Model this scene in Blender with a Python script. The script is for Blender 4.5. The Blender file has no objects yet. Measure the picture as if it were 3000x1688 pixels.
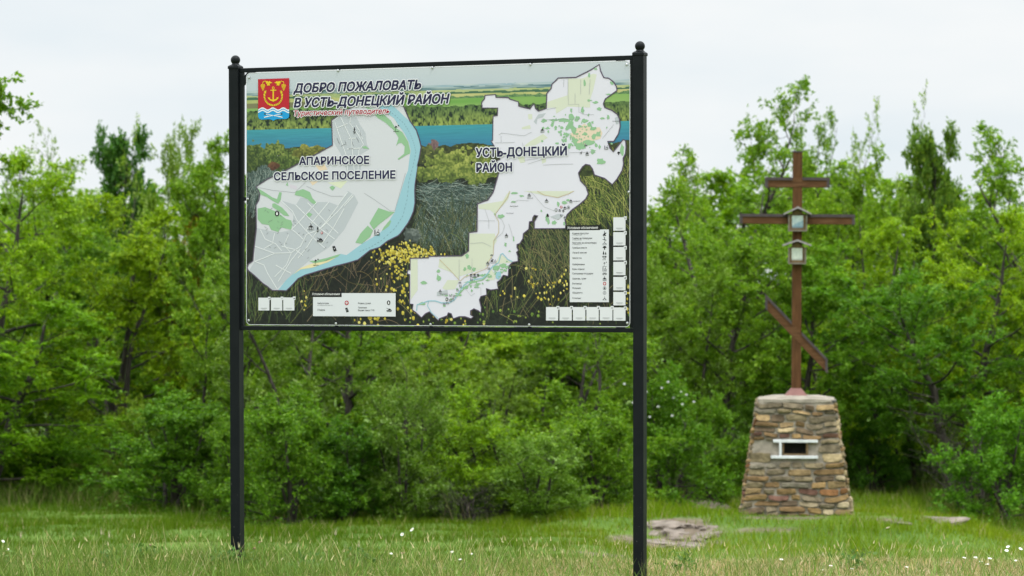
import bpy, bmesh, math, random
import numpy as np
from mathutils import Vector, Matrix
from mathutils.geometry import tessellate_polygon

scene = bpy.context.scene
COL = scene.collection
R = math.radians
# ------------------------------------------------------------------ camera, sky, sun, exposure
EYE = 1.57
FPX, CX, CY = 8333.0, 1500.0, 844.0          # the lens in photograph pixels (100 mm on 36 mm film)
cam = bpy.data.cameras.new("camera")
cam.lens = 100.0
cam.sensor_width = 36.0
cam.clip_start = 0.1
cam.clip_end = 3000.0
cam.dof.use_dof = True
cam.dof.focus_distance = 16.35
cam.dof.aperture_fstop = 4.6
cam_o = bpy.data.objects.new("camera", cam)
COL.objects.link(cam_o)
cam_o.location = (0, 0, EYE)
cam_o.rotation_euler = (R(90), 0, 0)
scene.camera = cam_o

SUN_EL, SUN_AZ = 66.0, 140.0                 # azimuth clockwise from +Y (camera looks along +Y)
world = bpy.data.worlds.new("World")
scene.world = world
world.use_nodes = True
wn, wl = world.node_tree.nodes, world.node_tree.links
wn.clear()
w_out = wn.new("ShaderNodeOutputWorld")
w_bg = wn.new("ShaderNodeBackground")
w_bg.inputs["Strength"].default_value = 0.1
w_sky = wn.new("ShaderNodeTexSky")
w_sky.sky_type = "NISHITA"
w_sky.sun_disc = False
w_sky.sun_elevation = R(SUN_EL)
w_sky.sun_rotation = R(SUN_AZ)
w_tc = wn.new("ShaderNodeTexCoord")
w_map = wn.new("ShaderNodeMapping")
w_map.inputs["Scale"].default_value = (1.0, 1.0, 3.2)
w_noise = wn.new("ShaderNodeTexNoise")
w_noise.inputs["Scale"].default_value = 3.4
w_noise.inputs["Detail"].default_value = 5.0
w_noise.inputs["Roughness"].default_value = 0.5
w_ramp = wn.new("ShaderNodeValToRGB")          # cloud colour: thin blue-grey veil to bright white
w_ramp.color_ramp.elements[0].position = 0.36
w_ramp.color_ramp.elements[0].color = (0.75, 0.83, 0.88, 1)
w_ramp.color_ramp.elements[1].position = 0.62
w_ramp.color_ramp.elements[1].color = (0.950, 0.955, 0.948, 1)
w_sep = wn.new("ShaderNodeSeparateXYZ")
w_el = wn.new("ShaderNodeMapRange")            # overcast sky: the zenith is brighter than the horizon
w_el.inputs["From Min"].default_value = 0.14
w_el.inputs["From Max"].default_value = 0.85
w_el.inputs["To Min"].default_value = 10.5
w_el.inputs["To Max"].default_value = 42.0
w_mul = wn.new("ShaderNodeVectorMath")
w_mul.operation = "SCALE"
w_mix = wn.new("ShaderNodeMixRGB")
w_mix.inputs["Fac"].default_value = 0.95
wl.new(w_tc.outputs["Generated"], w_map.inputs["Vector"])
wl.new(w_map.outputs["Vector"], w_noise.inputs["Vector"])
wl.new(w_noise.outputs["Fac"], w_ramp.inputs["Fac"])
wl.new(w_tc.outputs["Generated"], w_sep.inputs["Vector"])
wl.new(w_sep.outputs["Z"], w_el.inputs["Value"])
wl.new(w_ramp.outputs["Color"], w_mul.inputs[0])
wl.new(w_el.outputs["Result"], w_mul.inputs["Scale"])
wl.new(w_sky.outputs["Color"], w_mix.inputs["Color1"])
wl.new(w_mul.outputs["Vector"], w_mix.inputs["Color2"])
wl.new(w_mix.outputs["Color"], w_bg.inputs["Color"])
wl.new(w_bg.outputs["Background"], w_out.inputs["Surface"])

sun = bpy.data.lights.new("sun", "SUN")
sun.energy = 1.5
sun.angle = R(12)
sun.color = (1.0, 0.96, 0.90)
sun_o = bpy.data.objects.new("sun", sun)
COL.objects.link(sun_o)
_d = Vector((math.sin(R(SUN_AZ)) * math.cos(R(SUN_EL)), math.cos(R(SUN_AZ)) * math.cos(R(SUN_EL)), math.sin(R(SUN_EL))))
sun_o.rotation_euler = _d.to_track_quat("Z", "Y").to_euler()
sun_o.location = (6, -10, 25)

scene.view_settings.view_transform = "Standard"
scene.view_settings.look = "None"
scene.view_settings.exposure = 0.0
scene.view_settings.gamma = 1.0
scene.render.engine = "CYCLES"
scene.cycles.max_bounces = 8
scene.cycles.diffuse_bounces = 4
scene.cycles.transmission_bounces = 4
scene.cycles.use_denoising = True

# ------------------------------------------------------------------ helpers
DISP = 3000.0 / 2575.0                        # overview pixels -> photograph pixels

def at(x, y, Y):
    """world point at depth Y seen at photograph pixel (x, y)"""
    return Vector(((x - CX) / FPX * Y, Y, EYE + (CY - y) / FPX * Y))

def sm(a, b, x):
    t = np.clip((np.asarray(x, dtype=float) - a) / (b - a), 0, 1)
    return t * t * (3 - 2 * t)

def hash_noise(x, y, s, seed=0):
    """smooth value noise, vectorised"""
    x = np.asarray(x, float) / s + 1000.0
    y = np.asarray(y, float) / s + 1000.0
    xi, yi = np.floor(x), np.floor(y)
    fx, fy = x - xi, y - yi
    fx = fx * fx * (3 - 2 * fx)
    fy = fy * fy * (3 - 2 * fy)
    def h(a, b):
        v = np.sin(a * 127.1 + b * 311.7 + seed * 74.7) * 43758.5453
        return v - np.floor(v)
    return (h(xi, yi) * (1 - fx) + h(xi + 1, yi) * fx) * (1 - fy) + (h(xi, yi + 1) * (1 - fx) + h(xi + 1, yi + 1) * fx) * fy

PX, PY = 3.60, 36.05                           # pedestal centre
def ground_z(x, y):
    x = np.asarray(x, float)
    y = np.asarray(y, float)
    z = np.interp(y, [-900, 15, 17.2, 20, 24, 28, 30, 36, 44, 60, 120, 900],
                  [-0.06, -0.06, -0.09, -0.50, -0.98, -1.22, -1.28, -1.41, -1.57, -1.75, -2.0, -2.0])
    far = sm(24, 32, y)
    z = z - 0.25 * sm(4.7, 7.8, x) * far - 0.15 * sm(0.4, 2.2, x) * far * (1 - sm(38, 43, y))
    r = np.sqrt(((x - PX) / 1.25) ** 2 + (y - PY + 0.1) ** 2)
    z = z + 0.275 * (1 - sm(0.8, 3.0, r))
    z = z + (hash_noise(x, y, 1.7, 3) - 0.5) * 0.09 * far + (hash_noise(x * 0.6, y, 0.55, 5) - 0.5) * 0.09 * far
    return z

def gz(x, y):
    return float(ground_z(x, y))

def gp(px, py, y0=28.0):
    """ground point seen at a photograph pixel"""
    Y = y0
    while Y < 70:
        p = at(px, py, Y)
        if p.z <= gz(p.x, p.y):
            return p
        Y += 0.05
    return at(px, py, 44)

def lin(c):
    return tuple(((v / 255.0) / 12.92 if v <= 10 else ((v / 255.0 + 0.055) / 1.055) ** 2.4) for v in c)

def mesh_np(name, V, F, mat, col=None, smooth=False, parent=None):
    """V (n,3), F (m,k): one mesh object, col = per-vertex colours"""
    V = np.asarray(V, dtype=np.float32)
    F = np.asarray(F, dtype=np.int32)
    me = bpy.data.meshes.new(name)
    k = F.shape[1]
    me.vertices.add(len(V))
    me.vertices.foreach_set("co", V.ravel())
    me.loops.add(F.size)
    me.loops.foreach_set("vertex_index", F.ravel())
    me.polygons.add(len(F))
    me.polygons.foreach_set("loop_start", np.arange(0, F.size, k, dtype=np.int32))
    me.polygons.foreach_set("loop_total", np.full(len(F), k, dtype=np.int32))
    if smooth:
        me.polygons.foreach_set("use_smooth", np.ones(len(F), dtype=bool))
    if col is not None:
        a = me.color_attributes.new("Col", "FLOAT_COLOR", "POINT")
        c = np.ones((len(V), 4), dtype=np.float32)
        c[:, :3] = col
        a.data.foreach_set("color", c.ravel())
    me.update(calc_edges=True)
    me.validate()
    me.materials.append(mat)
    o = bpy.data.objects.new(name, me)
    COL.objects.link(o)
    if parent:
        o.parent = parent
    return o

class MB:
    """collects shapes, builds ONE mesh object"""
    def __init__(self):
        self.v, self.f, self.c, self.cur = [], [], [], (1, 1, 1)
    def add(self, verts, faces, col=None):
        b = len(self.v)
        self.v += [tuple(p) for p in verts]
        self.f += [tuple(i + b for i in f) for f in faces]
        self.c += [col or self.cur] * len(verts)
    def box(self, x0, x1, y0, y1, z0, z1, M=None, bev=0.0):
        if bev <= 0:
            vs = [Vector((x, y, z)) for z in (z0, z1) for y in (y0, y1) for x in (x0, x1)]
            fs = [(0, 2, 3, 1), (4, 5, 7, 6), (0, 1, 5, 4), (2, 6, 7, 3), (0, 4, 6, 2), (1, 3, 7, 5)]
        else:
            bm = bmesh.new()
            bmesh.ops.create_cube(bm, size=1)
            for v in bm.verts:
                v.co = Vector(((x0 + x1) / 2 + v.co.x * (x1 - x0), (y0 + y1) / 2 + v.co.y * (y1 - y0), (z0 + z1) / 2 + v.co.z * (z1 - z0)))
            bmesh.ops.bevel(bm, geom=list(bm.edges), offset=bev, segments=2, affect="EDGES", profile=0.5)
            bm.verts.index_update()
            vs = [v.co.copy() for v in bm.verts]
            fs = [[v.index for v in f.verts] for f in bm.faces]
            bm.free()
        if M is not None:
            vs = [M @ v for v in vs]
        self.add(vs, fs)
    def tube(self, pts, rad, n=6, cap=False):
        pts = [Vector(p) for p in pts]
        vs, fs = [], []
        ref = Vector((0.3, 0.9, 0.1))
        for i, p in enumerate(pts):
            d = (pts[min(i + 1, len(pts) - 1)] - pts[max(i - 1, 0)])
            d = d.normalized() if d.length > 1e-9 else Vector((0, 0, 1))
            a = d.cross(ref)
            if a.length < 1e-3:
                a = d.cross(Vector((1, 0, 0)))
            a.normalize()
            b = d.cross(a)
            for k in range(n):
                t = 2 * math.pi * k / n
                vs.append(p + (a * math.cos(t) + b * math.sin(t)) * rad[i])
        for i in range(len(pts) - 1):
            for k in range(n):
                fs.append((i * n + k, i * n + (k + 1) % n, (i + 1) * n + (k + 1) % n, (i + 1) * n + k))
        if cap:
            fs.append(tuple(range(n))[::-1])
            fs.append(tuple((len(pts) - 1) * n + k for k in range(n)))
        self.add(vs, fs)
    def lathe(self, prof, n=24, M=None):
        vs, fs = [], []
        for r, z in prof:
            for k in range(n):
                t = 2 * math.pi * k / n
                vs.append(Vector((r * math.cos(t), r * math.sin(t), z)))
        for i in range(len(prof) - 1):
            for k in range(n):
                fs.append((i * n + k, i * n + (k + 1) % n, (i + 1) * n + (k + 1) % n, (i + 1) * n + k))
        fs.append(tuple(range(n))[::-1])
        fs.append(tuple((len(prof) - 1) * n + k for k in range(n)))
        if M is not None:
            vs = [M @ v for v in vs]
        self.add(vs, fs)
    def build(self, name, mat, parent=None, smooth=False, color=False):
        me = bpy.data.meshes.new(name)
        me.from_pydata(self.v, [], self.f)
        me.update()
        if color:
            a = me.color_attributes.new("Col", "FLOAT_COLOR", "POINT")
            c = np.ones((len(self.v), 4), dtype=np.float32)
            c[:, :3] = np.array(self.c, dtype=np.float32)
            a.data.foreach_set("color", c.ravel())
        if smooth:
            me.polygons.foreach_set("use_smooth", [True] * len(me.polygons))
        me.materials.append(mat)
        o = bpy.data.objects.new(name, me)
        COL.objects.link(o)
        if parent:
            o.parent = parent
        return o

def tag(o, label=None, cat=None, group=None, kind=None):
    if label:
        o["label"] = label
    if cat:
        o["category"] = cat
    if group:
        o["group"] = group
    if kind:
        o["kind"] = kind
    return o

def empty(name, loc, rz=0.0):
    o = bpy.data.objects.new(name, None)
    COL.objects.link(o)
    o.location = loc
    o.rotation_euler = (0, 0, rz)
    o.empty_display_size = 0.2
    return o

# ------------------------------------------------------------------ materials
def new_mat(name):
    m = bpy.data.materials.new(name)
    m.use_nodes = True
    nt = m.node_tree
    return m, nt.nodes, nt.links, nt.nodes["Principled BSDF"]

def noise_node(n, l, scale, detail=4, rough=0.55, coord="Object", vec=None):
    tc = n.new("ShaderNodeTexCoord")
    t = n.new("ShaderNodeTexNoise")
    t.inputs["Scale"].default_value = scale
    t.inputs["Detail"].default_value = detail
    t.inputs["Roughness"].default_value = rough
    if vec is not None:
        mp = n.new("ShaderNodeMapping")
        mp.inputs["Scale"].default_value = vec
        l.new(tc.outputs[coord], mp.inputs["Vector"])
        l.new(mp.outputs["Vector"], t.inputs["Vector"])
    else:
        l.new(tc.outputs[coord], t.inputs["Vector"])
    return t

def ramp_node(n, l, src, stops):
    r = n.new("ShaderNodeValToRGB")
    e = r.color_ramp.elements
    while len(e) < len(stops):
        e.new(0.5)
    for i, (p, c) in enumerate(stops):
        e[i].position = p
        e[i].color = (c[0], c[1], c[2], 1)
    l.new(src, r.inputs["Fac"])
    return r

def mul_node(n, l, a, b, fac=1.0, mode="MULTIPLY"):
    m = n.new("ShaderNodeMixRGB")
    m.blend_type = mode
    m.inputs["Fac"].default_value = fac
    l.new(a, m.inputs["Color1"])
    l.new(b, m.inputs["Color2"])
    return m

def bump(n, l, p, src, strength, dist):
    b = n.new("ShaderNodeBump")
    b.inputs["Strength"].default_value = strength
    b.inputs["Distance"].default_value = dist
    l.new(src, b.inputs["Height"])
    l.new(b.outputs["Normal"], p.inputs["Normal"])

def mat_metal():
    m, n, l, p = new_mat("powder_coated_metal")
    t = noise_node(n, l, 9, 4)
    r = ramp_node(n, l, t.outputs["Fac"], [(0.3, (0.005, 0.007, 0.008)), (0.7, (0.008, 0.010, 0.011))])
    tc = n.new("ShaderNodeTexCoord")
    sp = n.new("ShaderNodeTexNoise")               # pale splashes of dirt, more of them near the ground
    sp.inputs["Scale"].default_value = 95
    sp.inputs["Detail"].default_value = 2
    l.new(tc.outputs["Object"], sp.inputs["Vector"])
    sz = n.new("ShaderNodeSeparateXYZ")
    l.new(tc.outputs["Object"], sz.inputs["Vector"])
    mr = n.new("ShaderNodeMapRange")
    mr.inputs["From Min"].default_value = 0.0
    mr.inputs["From Max"].default_value = 1.0
    mr.inputs["To Min"].default_value = 0.685
    mr.inputs["To Max"].default_value = 0.80
    l.new(sz.outputs["Z"], mr.inputs["Value"])
    gt = n.new("ShaderNodeMath")
    gt.operation = "GREATER_THAN"
    l.new(sp.outputs["Fac"], gt.inputs[0])
    l.new(mr.outputs["Result"], gt.inputs[1])
    mx = n.new("ShaderNodeMixRGB")
    mx.inputs["Color2"].default_value = (0.16, 0.15, 0.13, 1)
    l.new(gt.outputs["Value"], mx.inputs["Fac"])
    l.new(r.outputs["Color"], mx.inputs["Color1"])
    l.new(mx.outputs["Color"], p.inputs["Base Color"])
    p.inputs["Roughness"].default_value = 0.42
    p.inputs["Specular IOR Level"].default_value = 0.12
    fine = noise_node(n, l, 260, 2)
    bump(n, l, p, fine.outputs["Fac"], 0.12, 0.002)
    return m

def mat_attr(name, rough=0.6, spec=0.3, noise=None, bumpy=None):
    """colour from the mesh's own colour attribute, with slight wear"""
    m, n, l, p = new_mat(name)
    a = n.new("ShaderNodeVertexColor")
    a.layer_name = "Col"
    out = a.outputs["Color"]
    if noise:
        t = noise_node(n, l, noise[0], 5)
        r = ramp_node(n, l, t.outputs["Fac"], [(0.25, (noise[1],) * 3), (0.75, (noise[2],) * 3)])
        out = mul_node(n, l, out, r.outputs["Color"]).outputs["Color"]
    l.new(out, p.inputs["Base Color"])
    p.inputs["Roughness"].default_value = rough
    p.inputs["Specular IOR Level"].default_value = spec
    if bumpy:
        t = noise_node(n, l, bumpy[0], 6)
        bump(n, l, p, t.outputs["Fac"], bumpy[1], bumpy[2])
    return m

def mat_leaf(name, trans=0.42, rough=0.5, spec=0.18):
    """leaf: own colour per leaf times the plant's tint; part of the light passes through the blade"""
    m, n, l, p = new_mat(name)
    a = n.new("ShaderNodeVertexColor")
    a.layer_name = "Col"
    oi = n.new("ShaderNodeObjectInfo")
    mu = mul_node(n, l, a.outputs["Color"], oi.outputs["Color"])
    l.new(mu.outputs["Color"], p.inputs["Base Color"])
    p.inputs["Roughness"].default_value = rough
    p.inputs["Specular IOR Level"].default_value = spec
    tr = n.new("ShaderNodeBsdfTranslucent")
    ty = n.new("ShaderNodeMixRGB")
    ty.blend_type = "MULTIPLY"
    ty.inputs["Fac"].default_value = 1.0
    ty.inputs["Color2"].default_value = (1.25, 1.25, 0.55, 1)
    l.new(mu.outputs["Color"], ty.inputs["Color1"])
    l.new(ty.outputs["Color"], tr.inputs["Color"])
    ms = n.new("ShaderNodeMixShader")
    ms.inputs["Fac"].default_value = trans
    l.new(p.outputs["BSDF"], ms.inputs[1])
    l.new(tr.outputs["BSDF"], ms.inputs[2])
    l.new(ms.outputs["Shader"], n["Material Output"].inputs["Surface"])
    return m

def mat_bark():
    m, n, l, p = new_mat("bark")
    t = noise_node(n, l, 14, 5, vec=(1, 1, 0.25))
    r = ramp_node(n, l, t.outputs["Fac"], [(0.3, (0.016, 0.013, 0.010)), (0.55, (0.042, 0.034, 0.026)), (0.8, (0.095, 0.083, 0.066))])
    l.new(r.outputs["Color"], p.inputs["Base Color"])
    p.inputs["Roughness"].default_value = 0.9
    bump(n, l, p, t.outputs["Fac"], 0.8, 0.02)
    return m

def mat_wood():
    m, n, l, p = new_mat("weathered_painted_wood")
    t = noise_node(n, l, 11, 6, 0.65, vec=(3.0, 3.0, 0.3))
    r = ramp_node(n, l, t.outputs["Fac"], [(0.25, (0.045, 0.021, 0.009)), (0.5, (0.094, 0.043, 0.016)), (0.72, (0.128, 0.064, 0.027)), (0.9, (0.20, 0.13, 0.075))])
    big = noise_node(n, l, 2.2, 3)
    rb = ramp_node(n, l, big.outputs["Fac"], [(0.3, (0.75, 0.75, 0.78)), (0.7, (1.1, 1.05, 1.0))])
    mu = mul_node(n, l, r.outputs["Color"], rb.outputs["Color"])
    l.new(mu.outputs["Color"], p.inputs["Base Color"])
    p.inputs["Roughness"].default_value = 0.75
    p.inputs["Specular IOR Level"].default_value = 0.15
    bump(n, l, p, t.outputs["Fac"], 0.5, 0.006)
    return m

def mat_wood_h():
    m, n, l, p = new_mat("weathered_painted_crossbar_wood")
    t = noise_node(n, l, 11, 6, 0.65, vec=(0.3, 3.0, 3.0))
    r = ramp_node(n, l, t.outputs["Fac"], [(0.25, (0.042, 0.020, 0.009)), (0.5, (0.095, 0.044, 0.018)), (0.72, (0.135, 0.072, 0.036)), (0.9, (0.21, 0.155, 0.11))])
    l.new(r.outputs["Color"], p.inputs["Base Color"])
    p.inputs["Roughness"].default_value = 0.75
    p.inputs["Specular IOR Level"].default_value = 0.15
    bump(n, l, p, t.outputs["Fac"], 0.5, 0.006)
    return m

def mat_plain(name, c0, c1, scale=8, rough=0.6, metal=0.0, b=None):
    m, n, l, p = new_mat(name)
    t = noise_node(n, l, scale, 5)
    r = ramp_node(n, l, t.outputs["Fac"], [(0.3, c0), (0.7, c1)])
    l.new(r.outputs["Color"], p.inputs["Base Color"])
    p.inputs["Roughness"].default_value = rough
    p.inputs["Metallic"].default_value = metal
    if b:
        bump(n, l, p, t.outputs["Fac"], b[0], b[1])
    return m

def mat_ground():
    m, n, l, p = new_mat("meadow_ground")
    a = n.new("ShaderNodeVertexColor")            # red channel: bare soil and straw, measured on the ground
    a.layer_name = "Col"
    sep = n.new("ShaderNodeSeparateColor")
    l.new(a.outputs["Color"], sep.inputs["Color"])
    t1 = noise_node(n, l, 1.3, 6)
    g = ramp_node(n, l, t1.outputs["Fac"], [(0.3, (0.060, 0.115, 0.018)), (0.55, (0.090, 0.155, 0.026)), (0.75, (0.125, 0.175, 0.040))])
    t2 = noise_node(n, l, 7, 7, 0.65)
    s = ramp_node(n, l, t2.outputs["Fac"], [(0.3, (0.070, 0.054, 0.040)), (0.5, (0.140, 0.110, 0.080)), (0.7, (0.22, 0.18, 0.135))])
    t3 = noise_node(n, l, 40, 5)
    st = ramp_node(n, l, t3.outputs["Fac"], [(0.3, (0.10, 0.085, 0.045)), (0.6, (0.26, 0.215, 0.12))])
    m1 = n.new("ShaderNodeMixRGB")
    l.new(sep.outputs["Red"], m1.inputs["Fac"])
    l.new(g.outputs["Color"], m1.inputs["Color1"])
    l.new(s.outputs["Color"], m1.inputs["Color2"])
    m2 = n.new("ShaderNodeMixRGB")
    l.new(sep.outputs["Green"], m2.inputs["Fac"])
    l.new(m1.outputs["Color"], m2.inputs["Color1"])
    l.new(st.outputs["Color"], m2.inputs["Color2"])
    l.new(m2.outputs["Color"], p.inputs["Base Color"])
    p.inputs["Roughness"].default_value = 0.95
    p.inputs["Specular IOR Level"].default_value = 0.1
    bump(n, l, p, t2.outputs["Fac"], 0.7, 0.06)
    return m

M_METAL = mat_metal()
M_PRINT = mat_attr("printed_film", rough=0.42, spec=0.35, noise=(2.5, 0.965, 1.0))
M_BOLT = mat_plain("galvanised_bolt", (0.42, 0.43, 0.44), (0.62, 0.63, 0.64), 40, 0.35, 0.9)
M_ALU = mat_plain("white_panel_sheet", (0.62, 0.63, 0.64), (0.72, 0.73, 0.74), 6, 0.45)
M_BARK = mat_bark()
M_LEAF = mat_leaf("leaf")
M_GRASS = mat_leaf("grass_blade", trans=0.32, rough=0.6, spec=0.06)
M_WOOD = mat_wood()
M_WOODH = mat_wood_h()
M_FLASH = mat_plain("dark_metal_flashing", (0.030, 0.021, 0.022), (0.058, 0.042, 0.042), 10, 0.6)
M_ROOF = mat_plain("weathered_roof_board", (0.20, 0.18, 0.18), (0.33, 0.30, 0.30), 14, 0.55, 0, (0.3, 0.004))
M_GREYW = mat_plain("greyed_wood", (0.10, 0.085, 0.060), (0.21, 0.18, 0.14), 18, 0.8, 0, (0.4, 0.004))
M_OCHREW = mat_plain("ochre_stained_wood", (0.085, 0.055, 0.020), (0.16, 0.10, 0.038), 18, 0.75, 0, (0.4, 0.004))
M_SKIRT = mat_plain("red_brown_painted_sheet", (0.135, 0.050, 0.040), (0.185, 0.075, 0.060), 7, 0.6)
M_STONE = mat_attr("field_stone", rough=0.88, spec=0.2, noise=(9, 0.45, 1.55), bumpy=(26, 0.7, 0.02))
M_CONC = mat_plain("pale_mortar", (0.17, 0.148, 0.115), (0.30, 0.265, 0.21), 7, 0.95, 0, (0.9, 0.03))
M_WHITE = mat_plain("white_plastic_profile", (0.50, 0.51, 0.52), (0.68, 0.69, 0.70), 10, 0.4)
M_DARKBOX = mat_plain("dark_wooden_box", (0.022, 0.020, 0.016), (0.05, 0.045, 0.036), 12, 0.8)
M_ROCK = mat_plain("lichen_rock", (0.085, 0.066, 0.050), (0.225, 0.185, 0.150), 5, 0.95, 0, (1.0, 0.05))
M_DAISY = mat_plain("white_petal", (0.55, 0.55, 0.53), (0.68, 0.68, 0.66), 30, 0.6)
M_YEL = mat_plain("yellow_petal", (0.62, 0.42, 0.02), (0.75, 0.55, 0.03), 30, 0.6)
M_STEM = mat_plain("flower_stem", (0.06, 0.11, 0.025), (0.12, 0.19, 0.045), 20, 0.6)
M_EAR = mat_plain("barley_ear", (0.24, 0.24, 0.11), (0.42, 0.38, 0.22), 50, 0.7)
M_CLOV = mat_plain("faded_clover", (0.36, 0.20, 0.15), (0.50, 0.34, 0.24), 60, 0.8)
M_GROUND = mat_ground()

# ------------------------------------------------------------------ ground
rng = np.random.default_rng(7)
SOIL = []                                        # bare patches on the knoll: (x, y, rx, ry)
for (sx, sy, rx, ry) in [(1995, 1558, 112, 42), (1880, 1596, 140, 18), (2070, 1492, 85, 20), (2260, 1556, 120, 6), (2300, 1518, 120, 5),
                         (2590, 1520, 85, 9), (2765, 1534, 85, 12), (1770, 1624, 90, 13), (1985, 1600, 80, 16), (2105, 1588, 45, 9)]:
    a, b, c = gp(sx, sy), gp(sx, sy - ry), gp(sx, min(sy + ry, 1632))
    SOIL.append((a.x, a.y, rx / FPX * a.y, max(0.10, (b.y - c.y) / 2 * (0.55 if sx > 2450 else 0.85))))
def soil(x, y):
    x = np.asarray(x, float)
    y = np.asarray(y, float)
    m = np.zeros(np.broadcast(x, y).shape)
    jx = (hash_noise(x, y, 0.35, 11) - 0.5) * 0.5 + (hash_noise(x, y, 0.12, 14) - 0.5) * 0.35
    for (cx, cy, rx, ry) in SOIL:
        d = np.sqrt(((x - cx) / rx) ** 2 + ((y - cy) / ry) ** 2) + jx
        m = np.maximum(m, 1 - sm(0.8, 1.08, d))
    return m
def straw(x, y):
    """dry mown strip along the verge, stronger to the right"""
    x = np.asarray(x, float)
    y = np.asarray(y, float)
    k = 1 - sm(18.2, 20, y)
    return k * np.clip(0.16 + 0.62 * sm(-1.6, 1.2, x) + (hash_noise(x, y, 0.5, 21) - 0.5) * 0.7, 0, 1)

xs = np.concatenate([-np.geomspace(400, 14.5, 14), np.arange(-14, 14.01, 0.16), np.geomspace(14.5, 400, 14)])
ys = np.concatenate([np.linspace(-80, 10, 12), np.arange(10.5, 56, 0.18), np.geomspace(57, 900, 16)])
GX, GY = np.meshgrid(xs, ys)
GV = np.stack([GX.ravel(), GY.ravel(), ground_z(GX, GY).ravel()], 1)
nx, ny = len(xs), len(ys)
ii = np.arange((ny - 1) * (nx - 1))
r0 = (ii // (nx - 1)) * nx + ii % (nx - 1)
GF = np.stack([r0, r0 + 1, r0 + nx + 1, r0 + nx], 1)
gc = np.stack([soil(GX, GY).ravel(), straw(GX, GY).ravel(), np.zeros(nx * ny)], 1)
ground = mesh_np("ground", GV, GF, M_GROUND, gc, smooth=True)
tag(ground, "grassy ground falling away behind the mown verge", None, None, "structure")

# ------------------------------------------------------------------ the information board
A0 = Vector((-1.642, 16.89, -0.06))
TH = math.atan2(0.97, 2.358)
WID = math.hypot(0.97, 2.358)
U = Vector((math.cos(TH), -math.sin(TH), 0))
NB = Vector((math.sin(TH), math.cos(TH), 0))       # away from the camera
YF = -0.0165                                        # front of the panel
board = empty("information_board", A0, -TH)
tag(board, "large black metal framed board with two district maps over a river landscape", "information board")

def P(px, py, yf=YF):
    """photograph pixel -> (s, z) on the panel plane (vectorised)"""
    dx = (np.asarray(px, float) - CX) / FPX
    dz = (CY - np.asarray(py, float)) / FPX
    o = A0 + NB * yf
    t = (o.x * NB.x + o.y * NB.y) / (dx * NB.x + NB.y)
    s = (dx * t - A0.x) * U.x + (t - A0.y) * U.y
    return s, EYE + dz * t - A0.z
def PXY(s, z, yf=YF):
    X = A0.x + U.x * s + NB.x * yf
    Y = A0.y + U.y * s + NB.y * yf
    return CX + X / Y * FPX, CY - (z + A0.z - EYE) / Y * FPX

HP = 0.031                                          # half a post
z_rail = float((P(745, 200)[1] + P(1835, 161)[1]) / 2)
z_low = float((P(760, 967.6)[1] + P(1835, 974.6)[1]) / 2)
PS0, PS1 = float(P(721.5, 580)[0]), float(P(1846, 580)[0])
PZ1 = float((P(760, 214)[1] + P(1835, 177)[1]) / 2)
PZ0 = float((P(760, 952.8)[1] + P(1800, 957.5)[1]) / 2)
PW, PH = PS1 - PS0, PZ1 - PZ0
RT = 0.0125

def post(s, lean):
    b = MB()
    zt = z_rail + 0.002
    M = Matrix.Shear("XY", 4, (lean, 0)) if False else Matrix(((1, 0, lean, 0), (0, 1, 0, 0), (0, 0, 1, 0), (0, 0, 0, 1)))
    b.box(-HP, HP, -HP, HP, -0.35, zt, M, bev=0.004)
    o = b.build("post", M_METAL, board)
    o.location = (s - lean * zt, 0, 0)
    c = MB()
    h = 0.035
    c.box(-h, h, -h, h, zt - 0.006, zt + 0.011, M, bev=0.003)
    vs = [Vector((x * r + lean * zt, y * r, z)) for z, r in ((zt + 0.011, 0.033), (zt + 0.019, 0.023)) for x, y in ((-1, -1), (1, -1), (1, 1), (-1, 1))]
    c.add(vs, [(0, 1, 5, 4), (1, 2, 6, 5), (2, 3, 7, 6), (3, 0, 4, 7), (4, 5, 6, 7)])
    c.build("post_cap", M_METAL, o)
    f = MB()
    prof = [(0.027, 0.0175), (0.027, 0.020), (0.0235, 0.0215), (0.0235, 0.024), (0.0205, 0.0255), (0.0205, 0.028)]
    for k in range(1, 15):
        a = math.pi * (0.23 + 0.77 * k / 14) - math.pi / 2
        prof.append((max(0.0005, 0.0285 * math.cos(a)), 0.0485 + 0.0285 * math.sin(a)))
    f.lathe(prof, 28, Matrix.Translation((lean * zt, 0, zt)))
    f.build("ball_finial", M_METAL, o, smooth=True)
    return o
post(0.0, -0.0050)
post(WID, 0.0)
b = MB(); b.box(HP, WID - HP, -RT, RT, z_rail - 0.025, z_rail, bev=0.0025); b.build("top_rail", M_METAL, board)
b = MB(); b.box(HP, WID - HP, -RT, RT, z_low, z_low + 0.025, bev=0.0025); b.build("bottom_rail", M_METAL, board)
for sx in (HP + 0.001, WID - HP - 0.026):
    b = MB(); b.box(sx, sx + 0.025, -RT, RT, z_low + 0.0255, z_rail - 0.0255, bev=0.0025)
    b.build("side_bar", M_METAL, board)

# panel sheet with rounded corners
CR = 0.027
def rounded(s0, s1, z0, z1, r, n=8):
    out = []
    for cx, cz, a0 in ((s1 - r, z1 - r, 0), (s0 + r, z1 - r, 90), (s0 + r, z0 + r, 180), (s1 - r, z0 + r, 270)):
        for k in range(n + 1):
            a = R(a0 + 90 * k / n)
            out.append((cx + r * math.cos(a), cz + r * math.sin(a)))
    return out
outl = rounded(PS0, PS1, PZ0, PZ1, CR)
n_ = len(outl)
b = MB()
b.add([Vector((s, YF + 0.0006, z)) for s, z in outl] + [Vector((s, YF + 0.0040, z)) for s, z in outl],
      [tuple(range(n_)), tuple(range(n_, 2 * n_))[::-1]] + [(i, i + n_, (i + 1) % n_ + n_, (i + 1) % n_) for i in range(n_)])
panel = b.build("panel", M_ALU, board)

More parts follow.
